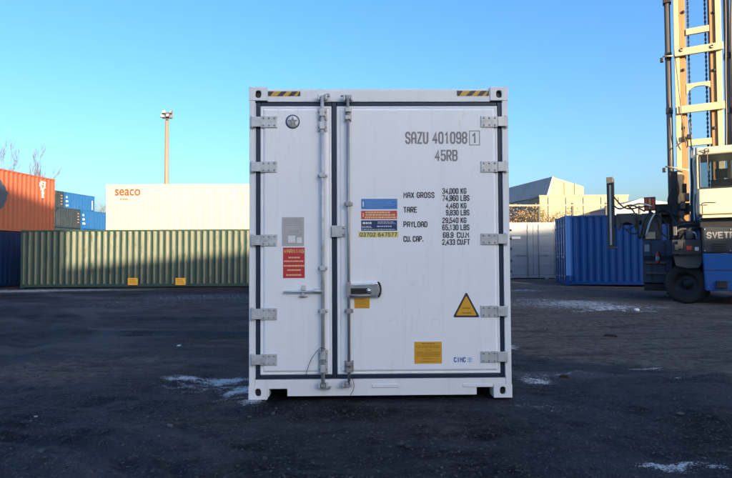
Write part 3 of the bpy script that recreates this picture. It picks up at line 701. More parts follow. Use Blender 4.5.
# lock rods
def rod(px, mat, rr):
    u, zt = Fm.loc(px, 96, -.045); _, zb_ = Fm.loc(px, 384, -.045); yc = YF - .033
    t = obj('lock_rod', MB().tube([(u, yc, zb_), (u, yc, zt)], rr, 16), mat, main)
    return t, u, yc
rodL, uL, yc = rod(322.2, M['galv'], .0170); rodR, uR, _ = rod(347.9, M['galv_dark'], .0140)
def bracket(t, u, py0, py1, px_w=.092, mat=None, bolts=3):
    z1, z0 = Fm.loc(322, py0, -.03)[1], Fm.loc(322, py1, -.03)[1]
    mb = MB().box(u - px_w / 2, u - .024, YF - .010, YF + .001, z0, z1); mb.box(u + .024, u + px_w / 2, YF - .010, YF + .001, z0, z1)
    mb.box(u - .024, u + .024, YF - .056, YF - .010, z0 + (z1 - z0) * .62, z1 - (z1 - z0) * .06); mb.box(u - .024, u + .024, YF - .056, YF - .010, z0 + (z1 - z0) * .06, z0 + (z1 - z0) * .38)
    b_ = obj('rod_bracket', mb, mat or M['galv'], t, .003)
    for s in (-1, 1):
        for k in range(bolts): obj('bolt', MB().lathe([(.008, 0), (.008, .005), (.004, .008), (0, .008)], (u + s * (px_w / 2 - .013), YF - .010, z0 + (z1 - z0) * (k + .5) / bolts), (0, -1, 0), 8), M['galv_dark'], b_)
bracket(main, uL, 108, 131); bracket(main, uL, 350, 373.5); bracket(main, uR, 107.5, 121, .07, M['galv'], 2); bracket(main, uR, 361, 372.5, .085, M['galv_dark'], 2)
def guide(u, py, wd=.094, mat=None):
    z = Fm.loc(335, py, -.03)[1]
    mb = MB().box(u - wd / 2, u + wd / 2, YF - .009, YF + .001, z - .016, z + .016); mb.box(u - .025, u + .025, YF - .056, YF - .008, z - .021, z + .021)
    for s in (-1, 1): mb.lathe([(.009, 0), (.009, .006), (.004, .009), (0, .009)], (u + s * (wd / 2 - .014), YF - .009, z), (0, -1, 0), 8)
    obj('rod_guide', mb, mat or M['galv'], main, .003)
for py in (175.5, 268.2, 311): guide(uL, py)
for py in (204, 311): guide(uR, py, .08, M['galv_dark'])
def cam_keeper(u, py, up, hook):
    z = Fm.loc(335, py, -.03)[1]; mb = MB()
    mb.box(u - .04, u + .04, -.030, .006, z - .018, z + .018)
    mb.box(u - .045, u - .025, -.062, -.028, z - .026, z + .026); mb.box(u + .025, u + .045, -.062, -.028, z - .026, z + .026)
    obj('cam_keeper', mb, M['galv'], main, .006, 3)
    mb = MB(); s = 1 if up else -1
    mb.prism([(u - .022, z - .012 * s), (u + .022, z - .012 * s), (u + .026, z + .026 * s), (u + hook * .062, z + .030 * s), (u + hook * .070, z + .012 * s), (u - .018, z + .018 * s)], -.058, -.030)
    obj('cam_lug', mb, M['galv_dark'], main, .004)
cam_keeper(uL, 98, True, 1); cam_keeper(uL, 385, False, 1); cam_keeper(uR, 98.5, True, -1); cam_keeper(uR - .02, 383.5, False, -1)
# plate lapping from the right leaf over the left one
u0, u1, z0, z1 = Fm.rect(331, 225.5, 345.3, 237, -.02)
mb = MB().box(u0, u1, YF - .012, YF - .003, z0, z1); mb.box(u1 - .05, u1, YF - .004, YF + .002, z0, z1); mb.box(u0, u0 + .012, YF - .012, .01, z0 + .01, z1 - .01)
pl = obj('lap_plate', mb, M['galv'], main, .003)
for k in (-1, 1): mb = MB(); mb.lathe([(.009, 0), (.009, .005), (0, .008)], (u1 - .018, YF - .012, (z0 + z1) / 2 + k * .03), (0, -1, 0), 8); obj('bolt', mb, M['galv_dark'], pl)
# left handle: a bar to the left with a hasp
ux, z = Fm.loc(283.5, 291.5, -.04); mb = MB()
mb.tube([(uL, yc - .004, z + .002), (uL - .09, yc - .006, z + .004), (uL - .12, yc + .004, z - .001), (uL - .27, yc + .004, z - .004), (ux, yc + .004, z - .004)], [.013, .013, .011, .010, .009], 10)
hl_ = obj('door_handle', mb, M['galv'], main)
mb = MB().box(uL - .085, uL - .02, YF - .02, YF + .001, z - .02, z + .024); obj('handle_hub', mb, M['galv'], hl_, .004)
uh = Fm.loc(303.3, 291, -.04)[0]
mb = MB().box(uh - .020, uh + .020, YF - .008, YF + .001, z - .06, z + .055); mb.box(uh - .014, uh + .014, YF - .046, YF - .008, z - .045, z - .016); mb.box(uh - .014, uh + .014, YF - .046, YF - .008, z + .010, z + .035)
mb.box(uh - .04, uh + .04, YF - .022, YF - .008, z - .052, z - .040)
obj('handle_hasp', mb, M['galv'], hl_, .003)
# right handle: chrome lock box with a black bow
u0, u1, z0, z1 = Fm.rect(349.5, 282.2, 380, 297, -.04); zc = (z0 + z1) / 2; hz = (z1 - z0) / 2
mb = MB().prism([(u0, zc - hz * .80), (u0, zc + hz * .84), (u1 - .075, zc + hz * .92), (u1 - .02, zc + hz), (u1 - .006, zc + hz * .5), (u1 - .006, zc - hz * .5), (u1 - .02, zc - hz), (u1 - .075, zc - hz * .9)], YF - .046, YF - .006)
hb = obj('door_handle', mb, M['chrome'], main, .013, 4)
mb = MB().box(u0 + .01, u1 - .085, YF - .052, YF - .044, zc - hz * .58, zc + hz * .22); obj('handle_recess', mb, M['black'], hb, .004)
mb = MB(); mb.tube([(u0, YF - .054, zc - hz * .74), (u0 + .1, YF - .056, zc - hz * .80), (u1 - .09, YF - .056, zc - hz * .74)], .008, 8); obj('handle_lever', mb, M['galv_dark'], hb)
mb = MB(); mb.lathe([(.022, 0), (.022, .012), (.013, .016), (.013, .02), (0, .02)], (u1 - .105, YF - .050, zc - hz * .12), (0, -1, 0), 16); obj('lock_barrel', mb, M['chrome'], hb)
mb = MB(); pts = [(u1 - .026 + .032 * math.cos(t), YF - .040, zc + hz * 1.02 * math.sin(t)) for t in np.linspace(-1.45, 1.45, 11)]
mb.tube(pts, .009, 10); obj('handle_bow', mb, M['black'], hb)
mb = MB().box(u0 - .03, u0 + .012, YF - .05, YF + .001, zc - hz, zc + hz); obj('handle_mount', mb, M['galv_dark'], hb, .004)
# seal wires
def wire(pts, name='seal_wire'):
    P = [(*[Fm.loc(px, py, y)[0], y, Fm.loc(px, py, y)[1]],) for px, py, y in pts]
    obj(name, MB().tube(P, .0028, 6), M['black'], main)
wire([(325.5, 349, -.05), (321, 347.5, -.075), (317, 351, -.07), (312, 358, -.05), (308.5, 366, -.035), (305.8, 376, -.02)])
wire([(349, 376, -.06), (353, 380, -.07), (354.3, 386, -.07), (353, 391, -.06), (350.5, 395, -.05), (349.2, 399, -.05)])
# stickers, plates and marks
def sheet(name, rect, mat, th=.0015, y=None):
    u0, u1, z0, z1 = Fm.rect(*rect); y = YF if y is None else y
    return obj(name, MB().box(u0, u1, y - th, y + .001, z0, z1), mat, main), (u0, u1, z0, z1)
def lines(parent, r, rows, mat, y=YF - .0015, name='print'):
    """rows: (x0, x1, z, thickness) in fractions of the sheet, cut into word-like runs"""
    u0, u1, z0, z1 = r; mb = MB(); rs = random.Random(int(u0 * 1000))
    for a, b_, zc, th in rows:
        x = a
        while x < b_ - .01:
            w_ = min(rs.uniform(.025, .09), b_ - x); mb.box(u0 + (u1 - u0) * x, u0 + (u1 - u0) * (x + w_), y - .0006, y + .0002, z0 + (z1 - z0) * (zc - th / 2), z0 + (z1 - z0) * (zc + th / 2)); x += w_ + .014
    return obj(name, mb, mat, parent)
for rect in ((268, 91.2, 300.3, 96), (457, 90.6, 489, 95.8)):
    st, r = sheet('hazard_strip', rect, M['hazy'], .002, .004); u0, u1, z0, z1 = r; h = z1 - z0; mb = MB()
    mb.prism([(u0, z0), (u0 + .02, z0), (u0 + .02 + h * .75, z1), (u0, z1)], .0012, .003)
    k = u0 + .082
    for q in range(2): mb.prism([(k, z0), (k + .052, z0), (k + .052 + h, z1), (k + h, z1)], .0012, .003); k += .102
    mb.prism([(u1 - .03, z0), (u1, z0), (u1, z1), (u1 - .005, z1)], .0012, .003)
    obj('hazard_stripe', mb, M['hazb'], st)
# round emblem
u, z = Fm.loc(292.8, 122); rr = Fm.loc(300, 122)[0] - u
mb = MB(); mb.lathe([(rr, 0), (rr, .0015), (0, .0015)], (u, YF, z), (0, -1, 0), 32); em = obj('round_emblem', mb, M['pr_blue'], main)
M['emb'] = plain('emblem_slate', (.10, .13, .20), .5); em.material_slots[0].material = M['emb']
mb = MB()
for k in range(5):
    t = math.pi / 2 + k * 2 * math.pi / 5; a = Vector((math.cos(t), math.sin(t))); n_ = Vector((-a.y, a.x))
    q = [a * rr * .80, a * rr * .25 + n_ * rr * .20, a * rr * .05, a * rr * .25 - n_ * rr * .20]
    mb.prism([(u + v_.x, z + v_.y) for v_ in q], YF - .0030, YF - .0012)
obj('emblem_star', mb, M['pr_grey'], em)
mb = MB(); mb.lathe([(rr * .80, .0012), (rr * .80, .0018), (0, .0018)], (u, YF, z), (0, -1, 0), 32); obj('emblem_field', mb, M['pr_white'], em)
# data plate and warning
st, r = sheet('data_plate', (282.2, 217.2, 304.2, 246), M['st_grey'], .003)
lines(st, r, [(.08, .85, z_, .015) for z_ in (.93, .88, .83, .78, .72)] + [(.06, .94, .55, .008), (.3, .75, .50, .02)] + [(.06, .94, z_, .010) for z_ in (.44, .38, .32, .26, .2, .14, .08)], M['pr_grey'], YF - .003)
mb = MB(); u0, u1, z0, z1 = r
mb.box(u0 + (u1 - u0) * .28, u0 + (u1 - u0) * .60, YF - .0042, YF - .0028, z0 + (z1 - z0) * .12, z0 + (z1 - z0) * .36); mb.box(u0 + (u1 - u0) * .68, u0 + (u1 - u0) * .9, YF - .0042, YF - .0028, z0 + (z1 - z0) * .10, z0 + (z1 - z0) * .30)
obj('plate_panel', mb, M['pr_white'], st)
st, r = sheet('warning_sticker', (283.2, 247.5, 304.8, 278), M['st_red']); u0, u1, z0, z1 = r
lettering('WARNING', u0 + .006, u1 - .006, z0 + (z1 - z0) * .815, z1 - .016, YF - .0022, M['pr_yel'], st, .13)
lines(st, r, [(.25, .77, .67, .045), (.05, .95, .55, .045), (.04, .98, .40, .05), (.20, .82, .26, .045), (.15, .85, .10, .05)], M['pr_peach'], YF - .0015)
# hire company stickers
st, r = sheet('blue_sticker', (361.2, 199, 397.2, 209.2), M['st_blue']); lines(st, r, [(.12, .98, .82, .04), (.12, .85, .66, .05), (.12, .98, .52, .04), (.12, .92, .36, .04), (.12, .60, .2, .04)], M['pr_lblue'])
lines(st, r, [(.04, .075, .5, .5)], M['pr_white'], name='print_mark')
st, r = sheet('red_sticker', (361.2, 210.8, 397, 219.2), M['st_red2']); lines(st, r, [(.12, .82, .8, .18), (.12, .94, .5, .2), (.10, .98, .2, .2)], M['pr_peach']); lines(st, r, [(.04, .075, .5, .45)], M['pr_peach'], name='print_mark')
st, r = sheet('navy_sticker', (361.2, 220.4, 397, 230.8), M['st_navy']); lines(st, r, [(.04, .30, .74, .20), (.02, .28, .42, .06), (.02, .3, .3, .05), (.46, .9, .84, .05), (.46, .95, .72, .05), (.44, .85, .42, .09), (.02, .95, .12, .06)], M['pr_white'])
u0, u1, z0, z1 = r; mb = MB().box(u0 + (u1 - u0) * .46, u1 - .003, YF - .0026, YF - .0012, z0 + (z1 - z0) * .54, z0 + (z1 - z0) * .64); obj('print_band', mb, M['pr_blue'], st)
st, r = sheet('number_sticker', (358.5, 231.8, 398.2, 237.4), M['st_lem']); u0, u1, z0, z1 = r
lettering('03702 647577', u0 + .012, u1 - .012, z0 + .007, z1 - .007, YF - .0022, M['ink'], st, .17)
st, r = sheet('amber_sticker', (354.3, 298.0, 369.6, 308.3), M['st_yel']); lines(st, r, [(.3, .7, .88, .06), (.08, .92, .70, .05), (.08, .92, .52, .05), (.08, .92, .34, .05), (.08, .92, .14, .06)], M['pr_brown'])
st, r = sheet('amber_notice', (414.2, 341.6, 441.6, 363.4), M['st_yel'])
lines(st, r, [(.28, .74, .92, .05), (.06, .94, .80, .025), (.06, .94, .74, .025), (.4, .62, .62, .025), (.06, .94, .52, .025), (.06, .94, .46, .025), (.06, .94, .40, .025), (.06, .94, .34, .025), (.30, .70, .22, .03), (.2, .8, .1, .03)], M['pr_brown'])
# warning triangle
def tri(name, k, mat, y0, parent):
    P = []
    for i, (px, py) in enumerate(((466, 291.6), (452.6, 317.2), (479.6, 317.2))):
        P.append(Vector(Fm.loc(px, py)))
    c = (P[0] + P[1] + P[2]) / 3; pts = []
    P = [c + (q - c) * k for q in P]
    for i in range(3):
        a, b_, d_ = P[i - 1], P[i], P[(i + 1) % 3]
        e0, e1 = (a - b_).normalized(), (d_ - b_).normalized(); rr = .022 * k
        for t in (0, .25, .5, .75, 1): pts.append(tuple((b_ + e0 * rr) * (1 - t) ** 2 + b_ * 2 * t * (1 - t) + (b_ + e1 * rr) * t * t))
    return obj(name, MB().prism(pts, y0, YF + .001), mat, parent)
tr = tri('warning_triangle', 1.0, M['ink'], YF - .0015, main); tri('triangle_field', .78, M['st_yel'], YF - .003, tr)
u0, u1, z0, z1 = Fm.rect(457, 306, 475, 314); lines(tr, (u0, u1, z0, z1), [(.28, .72, .75, .16), (.24, .76, .15, .16)], M['pr_brown'], YF - .003)
# lettering on the right leaf
def mark(text, px0, py0, px1, py1, mat='ink', hw=.13):
    u0, u1, z0, z1 = Fm.rect(px0, py0, px1, py1); return lettering(text, u0, u1, z0, z1, YF - .0012, M[mat], main, hw)
mark('SAZU 401098', 405, 132, 467, 144.2, 'ink_grey', .14)
o = mark('1', 470.5, 133, 477.8, 143.6, 'ink_grey', .165)
u0, u1, z0, z1 = Fm.rect(469.2, 131.2, 479.2, 145.2); mb = MB()
strip(mb.bm, [(u0, z0), (u1, z0), (u1, z1), (u0, z1), (u0, z0)], .0035, YF - .0012); obj('check_digit_box', mb, M['ink_grey'], main)
mark('45RB', 434.5, 150, 457.3, 161.4, 'ink_grey', .145)
for tx_, a, y0, b_, y1 in (('MAX GROSS', 403.2, 192.3, 434.4, 198.2), ('TARE', 403.2, 206.9, 417, 212.8), ('PAYLOAD', 403.2, 221.4, 427.3, 227.4), ('CU. CAP.', 403.2, 236, 423, 242),
                          ('34,000 KG', 442, 188.3, 466.2, 194.1), ('74,960 LBS', 442, 195.2, 469.2, 201.2), ('4,460 KG', 445.5, 203, 466.2, 208.7), ('9,830 LBS', 445.5, 209.8, 469.2, 215.6),
                          ('29,540 KG', 442, 217.6, 466.2, 223.3), ('65,130 LBS', 442, 224.5, 469.2, 230.4), ('68.9', 442.6, 232.2, 453.3, 238), ('CU.M', 456.5, 232.2, 468.8, 238), ('2,433 CU.FT', 442, 239.2, 469.6, 245)):
    mark(tx_, a, y0, b_, y1, 'ink', .17)
mark('CIMC', 453.6, 357, 465.5, 362, 'pr_blue', .18)
u0, u1, z0, z1 = Fm.rect(467, 357, 472, 362); mb = MB()
for k in range(3): mb.box(u0, u1, YF - .0015, YF + .001, z0 + (z1 - z0) * (.08 + .34 * k), z0 + (z1 - z0) * (.20 + .34 * k))
mb.box((u0 + u1) / 2 - .003, (u0 + u1) / 2 + .003, YF - .0018, YF + .001, z0, z1); obj('maker_mark', mb, M['pr_lblue'], main)

# ------------------------------------------------------------------ lift truck
M['mast'] = paint('mast_cream', (.50, .41, .26), .5, dirt=.25, streak=.35, dirt_col=(.25, .14, .06), rust=.1)
M['mast_in'] = paint('mast_shaded', (.34, .19, .085), .55, dirt=.4, streak=.5, dirt_col=(.08, .05, .03), rust=.3)  # shade of the inner mast faces put into the colour, plus dirt and rust
M['cab'] = paint('cab_cream', (.52, .47, .36), .42, dirt=.12, streak=.2)
M['tgrey'] = paint('truck_grey', (.028, .036, .044), .5, dirt=.4, streak=.3)
M['tgrey2'] = paint('truck_warm_grey', (.075, .075, .075), .5, dirt=.3, streak=.4)
M['tdark'] = paint('truck_dark', (.010, .014, .020), .5, dirt=.4)
M['tblue'] = paint('truck_blue', (.004, .075, .30), .4, dirt=.25, streak=.3)
M['tteal'] = paint('truck_dull_blue', (.005, .034, .085), .45, dirt=.5, streak=.4)
M['rubber'] = paint('tyre_rubber', (.022, .022, .023), .8, dirt=.6, dirt_col=(.12, .10, .085))
M['cyl'] = paint('hydraulic_grey', (.11, .10, .095), .4, metal=.2)
M['lamp_red'] = plain('lamp_red', (.45, .03, .03), .25); M['lamp_or'] = plain('lamp_orange', (.65, .22, .04), .3); M['lamp_wh'] = plain('lamp_white', (.7, .7, .7), .25)
mt, nt, p = new_mat('cab_glass'); p.inputs['Base Color'].default_value = (.55, .62, .66, 1); p.inputs['Transmission Weight'].default_value = 1.0; p.inputs['Roughness'].default_value = .03; p.inputs['IOR'].default_value = 1.15
M['glass'] = mt
tg = on_ground(687, 301.5); TY = R(-29.4)
tz = float(ground_h(tg.x, tg.y)); truck = thing('lift_truck', 'big blue and grey container lift truck with cream cab and tall mast', 'lift truck', (tg.x, tg.y, tz), TY)
Ft = Frame((tg.x, tg.y, tz), TY)
def tb(name, px0, py0, px1, py1, y0, y1, mat, parent=None, bev=.015):
    u0, u1, z0, z1 = Ft.rect(px0, py0, px1, py1, y0); return obj(name, MB().box(u0, u1, y0, y1, z0, z1), mat, parent or truck, bev)
def tpoly(name, pts, y0, y1, mat, parent=None, bev=.015):
    return obj(name, MB().prism([Ft.loc(px, py, y0) for px, py in pts], y0, y1), mat, parent or truck, bev)
def tt(name, pts, rad, mat, parent=None, n=8):
    P = [(Ft.loc(px, py, y)[0], y, Ft.loc(px, py, y)[1]) for px, py, y in pts]
    if len(P) > 2:                                   # smooth the run of a hose
        Q = []
        for i in range(len(P) - 1):
            a = Vector(P[max(i - 1, 0)]); b_ = Vector(P[i]); c = Vector(P[i + 1]); d_ = Vector(P[min(i + 2, len(P) - 1)])
            for k in range(4):
                t = k / 4; Q.append(.5 * ((2 * b_) + (c - a) * t + (2 * a - 5 * b_ + 4 * c - d_) * t * t + (3 * b_ - a - 3 * c + d_) * t ** 3))
        P = Q + [Vector(P[-1])]
    return obj(name, MB().tube(P, rad, n), mat, parent or truck)
# rear body
tpoly('counterweight', [(702.5, 253.5), (706, 291), (792, 291), (796, 253.5)], -.95, 1.0, M['tblue'], bev=.03)
hood = tpoly('hood', [(702, 226.8), (702.5, 253), (796, 253), (796, 226.8)], -.97, .9, M['tgrey'], bev=.04)
u0, u1, z0, z1 = Ft.rect(706.5, 231.5, 753, 238.3, -.98); lettering('SVETRUCK', u0, u1, z0, z1, -.974, M['pr_grey'], hood, .2)
tb('deck_edge', 702, 213.6, 796, 216.6, -.86, .9, M['cab']); tb('deck', 700, 216.8, 796, 226.5, -.60, .9, M['black'])
tb('chassis', 700, 254, 790, 290, 1.02, 3.4, M['tdark'])
# cab: lower shell, pillars, roof and panes
cy0, cy1 = -.72, .78
u0, u1, zb_, zt_ = Ft.rect(696.5, 144.5, 764, 213.4, cy0); zw0 = Ft.loc(720, 187.5, cy0)[1]; zw1 = Ft.loc(720, 153.5, cy0)[1]
cab = obj('cab_shell', MB().box(u0 + .03, u1, cy0, cy1, zb_, zw0), M['cab'], truck, .05, 3)
obj('cab_roof', MB().box(u0 - .01, u1 + .01, cy0 - .02, cy1 + .02, zw1, zt_), M['cab'], truck, .06, 3)
for a, b_ in ((u0 + .005, u0 + .075), (u1 - .09, u1)):
    for c_, d_ in ((cy0, cy0 + .08), (cy1 - .08, cy1)): obj('cab_pillar', MB().box(a, b_, c_, d_, zw0 - .01, zw1 + .01), M['cab'], truck, .02)
obj('rear_window', MB().box(u0 + .075, u1 - .09, cy0 + .02, cy0 + .03, zw0, zw1), M['glass'], truck); obj('front_window', MB().box(u0 + .075, u1 - .09, cy1 - .04, cy1 - .03, zw0, zw1), M['glass'], truck)
for a in (u0 + .03, u1 - .045): obj('side_window', MB().box(a, a + .01, cy0 + .08, cy1 - .08, zw0, zw1), M['glass'], truck)
mb = MB()
for (a, b_, c_, d_) in ((u0 + .07, u1 - .085, zw0 - .008, zw0 + .028), (u0 + .07, u1 - .085, zw1 - .028, zw1 + .008), (u0 + .062, u0 + .095, zw0 + .028, zw1 - .028), (u1 - .11, u1 - .08, zw0 + .028, zw1 - .028)): mb.box(a, b_, cy0 - .012, cy0 + .018, c_, d_)
obj('window_seal', mb, M['black'], truck, .008)
s0 = Ft.loc(721.5, 170, 0)[0]; zs = zw0
mb = MB().box(s0 - .26, s0 + .26, -.05, .08, zs - .7, zs + .30); mb.box(s0 - .15, s0 + .15, -.03, .06, zs + .34, zs + .60); mb.box(s0 - .06, s0 + .06, 0, .03, zs + .29, zs + .36); mb.box(s0 - .28, s0 + .28, .08, .55, zs - .72, zs - .55)
obj('driver_seat', mb, M['tdark'], truck, .05, 3)
tt('wiper', [(707.5, 150, cy0 - .05), (707.3, 160, cy0 - .06), (708.5, 173, cy0 - .04)], .012, M['black']); tt('grab_handle', [(705, 153, cy0 - .02), (704.3, 149.5, cy0 - .09), (708, 148.6, cy0 - .09), (709, 152, cy0 - .02)], .012, M['black'])
# lamps and pipework left of the hood
lb = tb('tail_lamp_box', 672, 239.6, 702.3, 254.4, -.72, .2, M['tgrey'])
tb('lamp_recess', 683.5, 242.5, 701.5, 253, -.728, -.70, M['black'], lb, .004); tb('red_lamp', 686.3, 245.8, 692.3, 250.3, -.75, -.72, M['lamp_red'], lb); tb('white_lamp', 694.8, 247, 699, 250.8, -.75, -.72, M['lamp_wh'], lb)
tb('valve_block', 684, 227, 697, 239.5, -.35, .1, M['tgrey']); tb('crossmember', 672, 221, 700, 227, .2, .5, M['tdark'])
for pts, r_, mk in (([(674, 239, -.3), (676, 232, -.4), (683, 229, -.4), (690, 231, -.42)], .03, 'tgrey2'), ([(680, 239, -.35), (684, 233, -.45), (692, 228, -.45), (699, 230, -.4)], .025, 'black'), ([(676, 227, -.2), (686, 224, -.35), (697, 226, -.3), (701, 234, -.3)], .028, 'black'), ([(687, 239, -.45), (689, 233, -.5), (695, 233, -.5), (697, 239, -.45)], .02, 'galv')):
    tt('hydraulic_hose', pts, r_, M[mk])
obj('filter_canister', MB().lathe([(.09, 0), (.1, .02), (.1, .2), (.06, .25), (0, .25)], (Ft.loc(690, 236, -.45)[0], -.45, Ft.loc(690, 239, -.45)[1]), (0, 0, 1), 16), M['tgrey2'], truck)
tpoly('fender', [(673, 254.8), (702.4, 254.8), (702.4, 262), (699, 268), (688, 268.5), (676, 266)], -.55, .7, M['tgrey2'])
def wheel(x, y, r_, wd, axis, nm='wheel'):
    w_ = thing2 = bpy.data.objects.new
    ax_ = Vector(axis).normalized(); c = Vector((x, y, r_ - .012))
    mb = MB(); mb.lathe([(r_ * .56, -wd * .42), (r_ * .62, -wd * .5), (r_ * .9, -wd * .5), (r_ * .97, -wd * .42), (r_, -wd * .3), (r_, wd * .3), (r_ * .97, wd * .42), (r_ * .9, wd * .5), (r_ * .62, wd * .5), (r_ * .56, wd * .42)], c, ax_, 40)
    u_ = ax_.orthogonal().normalized(); v_ = ax_.cross(u_)
    for k in range(26):                              # tread lugs
        t = 2 * math.pi * k / 26; d_ = u_ * math.cos(t) + v_ * math.sin(t); tn = v_ * math.cos(t) - u_ * math.sin(t)
        for sd in (-1, 1):
            b0 = c + d_ * (r_ * .985) + ax_ * sd * wd * .27 + tn * (.02 * sd); V = []
            for zz in (0, .016):
                for q, w2 in ((-1, -1), (1, -1), (1, 1), (-1, 1)): V.append(mb.bm.verts.new(b0 + d_ * zz + tn * q * .035 + ax_ * w2 * wd * .2))
            for f in ((4, 5, 6, 7), (0, 1, 5, 4), (1, 2, 6, 5), (2, 3, 7, 6), (3, 0, 4, 7)): mb.bm.faces.new([V[i] for i in f])
    ty = obj('wheel', mb, M['rubber'], truck)
    mb = MB(); mb.lathe([(0, -wd * .2), (r_ * .2, -wd * .22), (r_ * .24, -wd * .12), (r_ * .5, -wd * .1), (r_ * .58, -wd * .4), (r_ * .6, -wd * .4), (r_ * .58, wd * .3), (0, wd * .3)], c, ax_, 28); obj('rim', mb, M['tdark'], ty, 0)
    return ty
wx = Ft.loc(687.5, 282, -.1)[0]; wheel(wx, -.1, .56, .42, (.30, .95, 0)); wheel(wx + 2.45, -.1, .56, .42, (.30, .95, 0))
wheel(wx + .30, 3.0, .75, .5, (1, 0, 0)); wheel(wx + 2.6, 3.0, .75, .5, (1, 0, 0))
obj('axle', MB().tube([(wx, 3.0, .72), (wx + 2.7, 3.0, .72)], .12, 12), M['tdark'], truck); obj('steer_axle', MB().tube([(wx, -.1, .55), (wx + 2.45, -.1, .55)], .10, 12), M['tdark'], truck)
# mast
my = 1.75; ZM = 11.6
def tx(px, py=100, y=my): return Ft.loc(px, py, y)[0]
for a, b_, c_, d_ in ((675.2, 680.4, 680.6, 685.8), (717.0, 723.2, 711.4, 716.8)):
    mp = obj('mast_post', MB().box(tx(a), tx(b_), my, my + .30, .35, ZM), M['mast'], truck, .012)
    obj('inner_mast_post', MB().box(tx(c_), tx(d_), my + .05, my + .28, .5, ZM - .3), M['mast_in'], truck, .01)
def bar(nm, px0, px1, pyc, hh, y0, y1, mat, pxr=699):
    zc = Ft.loc(pxr, pyc, y0)[1]; return obj(nm, MB().box(tx(px0, pyc, y0), tx(px1, pyc, y0), y0, y1, zc - hh, zc + hh), mat, truck, .012)
b1 = bar('mast_crossbar', 674.2, 723.5, 48.8, .115, my - .10, my - .005, M['mast']); b2 = bar('mast_crossbar', 676.5, 725.0, 107.5, .115, my - .10, my - .005, M['mast'])
for px, py in ((681.5, 49.8), (712, 46.3)):
    u, z = Ft.loc(px, py, my - .11); obj('lifting_eye', MB().tube([(u + .045 * math.cos(t), my - .115, z + .045 * math.sin(t)) for t in np.linspace(.6, 5.6, 10)], .014, 6), M['black'], b1)
bar('inner_crossbar', 685.6, 712.6, 29.5, .10, my + .06, my + .16, M['mast']); bar('inner_crossbar', 688, 714.6, 141.8, .10, my + .06, my + .16, M['mast'])
u0, u1 = tx(686.2, 86, my + .06), tx(713.4, 86, my + .06); z = Ft.loc(699, 86, my + .06)[1]
mb = MB().prism([(u0, z + .12), (u1, z + .12), (u1, z - .2)] + [(u0 + (u1 - u0) * (.5 + .47 * math.cos(t)), z - .2 + .22 * math.sin(t)) for t in np.linspace(0.05, math.pi - .05, 9)] + [(u0, z - .2)], my + .06, my + .15); obj('arched_crossbar', mb, M['mast'], truck)
for px in (689.6, 706.8):
    mb = MB(); u = tx(px, 90, my + .2); z = 1.2; k = 0
    while z < ZM - .5:
        if k % 2: mb.box(u - .030, u + .030, my + .185, my + .215, z, z + .075)
        else: mb.box(u - .016, u + .016, my + .19, my + .21, z - .01, z + .085)
        z += .07; k += 1
    tag(obj('lift_chain', mb, M['black'], truck), kind='stuff')
for pa, pb in ((668.2, 673.2), (727.5, 729.8)):
    u = tx(pa, 60, my + .2); c = obj('lift_cylinder', MB().lathe([(.085, 0), (.085, 1.0)], (0, 0, 0), (0, 0, 1), 16), M['cyl'], truck); bpy.data.objects.remove(c)
    zt = Ft.loc(pa, 3 if pa < 700 else -10, my + .15)[1]
    c = obj('lift_cylinder', MB().tube([(u, my + .15, .6), (u, my + .15, zt)], .088, 16), M['cyl'], truck)
    mb = MB().box(u - .12, u + .12, my + .02, my + .28, zt - .02, zt + .12); mb.tube([(u, my + .15, zt + .1), (u, my + .15, ZM)], .05, 12); obj('cylinder_rod_head', mb, M['tdark'], c, .01)
    for py in (54.5, 110):
        z = Ft.loc(pa, py, my)[1]; obj('cylinder_clamp', MB().box(u - .10, u + .10, my + .04, my + .26, z - .09, z + .09), M['tdark'], c, .01)
def worklamp(px, py, px1, py1, y):
    arm = tt('lamp_arm', [(px + 1, py - 2, y), (px1, py1, y)], .025, M['mast']); u, z = Ft.loc(px, py + 1, y)
    obj('work_lamp', MB().box(u - .05, u + .05, y - .06, y + .06, z - .09, z + .05), M['black'], arm, .015)
worklamp(661.8, 58.5, 676, 55.5, my - .05); worklamp(664.2, 168.5, 689, 170.3, my - .08)
tt('lamp_cable', [(675, 56, my - .12), (680, 100, my - .13), (684, 135, my - .13), (687, 148, my - .1)], .012, M['black'])
for k, (x_, mk) in enumerate(((690.6, 'black'), (692.0, 'tteal'), (693.6, 'galv'), (694.8, 'black'))):
    tt('hydraulic_hose', [(x_ + .5, 148, .9), (x_ + .2 * (-1) ** k, 165, .85), (x_ + .8, 185, .85), (x_ + .3, 203, .8), (x_ + 1, 222, .6)], .022, M[mk])
for k, (x_, mk) in enumerate(((725.0, 'black'), (731.6, 'tgrey2'), (733.2, 'black'))):
    tt('mast_hose', [(x_, -12, my + .02), (x_ + .6 * (-1) ** k, 30, my + .0), (x_ + .4, 75, my + .02), (x_ + 1.2, 120, my + .02), (x_ + 1, 150, my)], .028, M[mk])
for px in (686.6, 710.6): obj('roller_rail', MB().box(tx(px) - .018, tx(px) + .018, my + .12, my + .2, .8, ZM - .4), M['mast_in'], truck, .004)
for py in (70, 128, 12):
    for px in (683.2, 714): 
        u, z = Ft.loc(px, py, my + .04); obj('roller', MB().lathe([(.05, 0), (.05, .03), (.02, .04), (0, .04)], (u, my + .05, z), (0, -1, 0), 14), M['tdark'], truck)
tt('hydraulic_hose', [(689, 120, my - .06), (690.5, 138, my - .12), (692, 150, 1.0)], .018, M['black'])
u, z = Ft.loc(690, 137, my - .1); obj('pulley_guard', MB().box(u - .09, u + .06, my - .14, my - .02, z - .07, z + .09), M['black'], truck, .02)
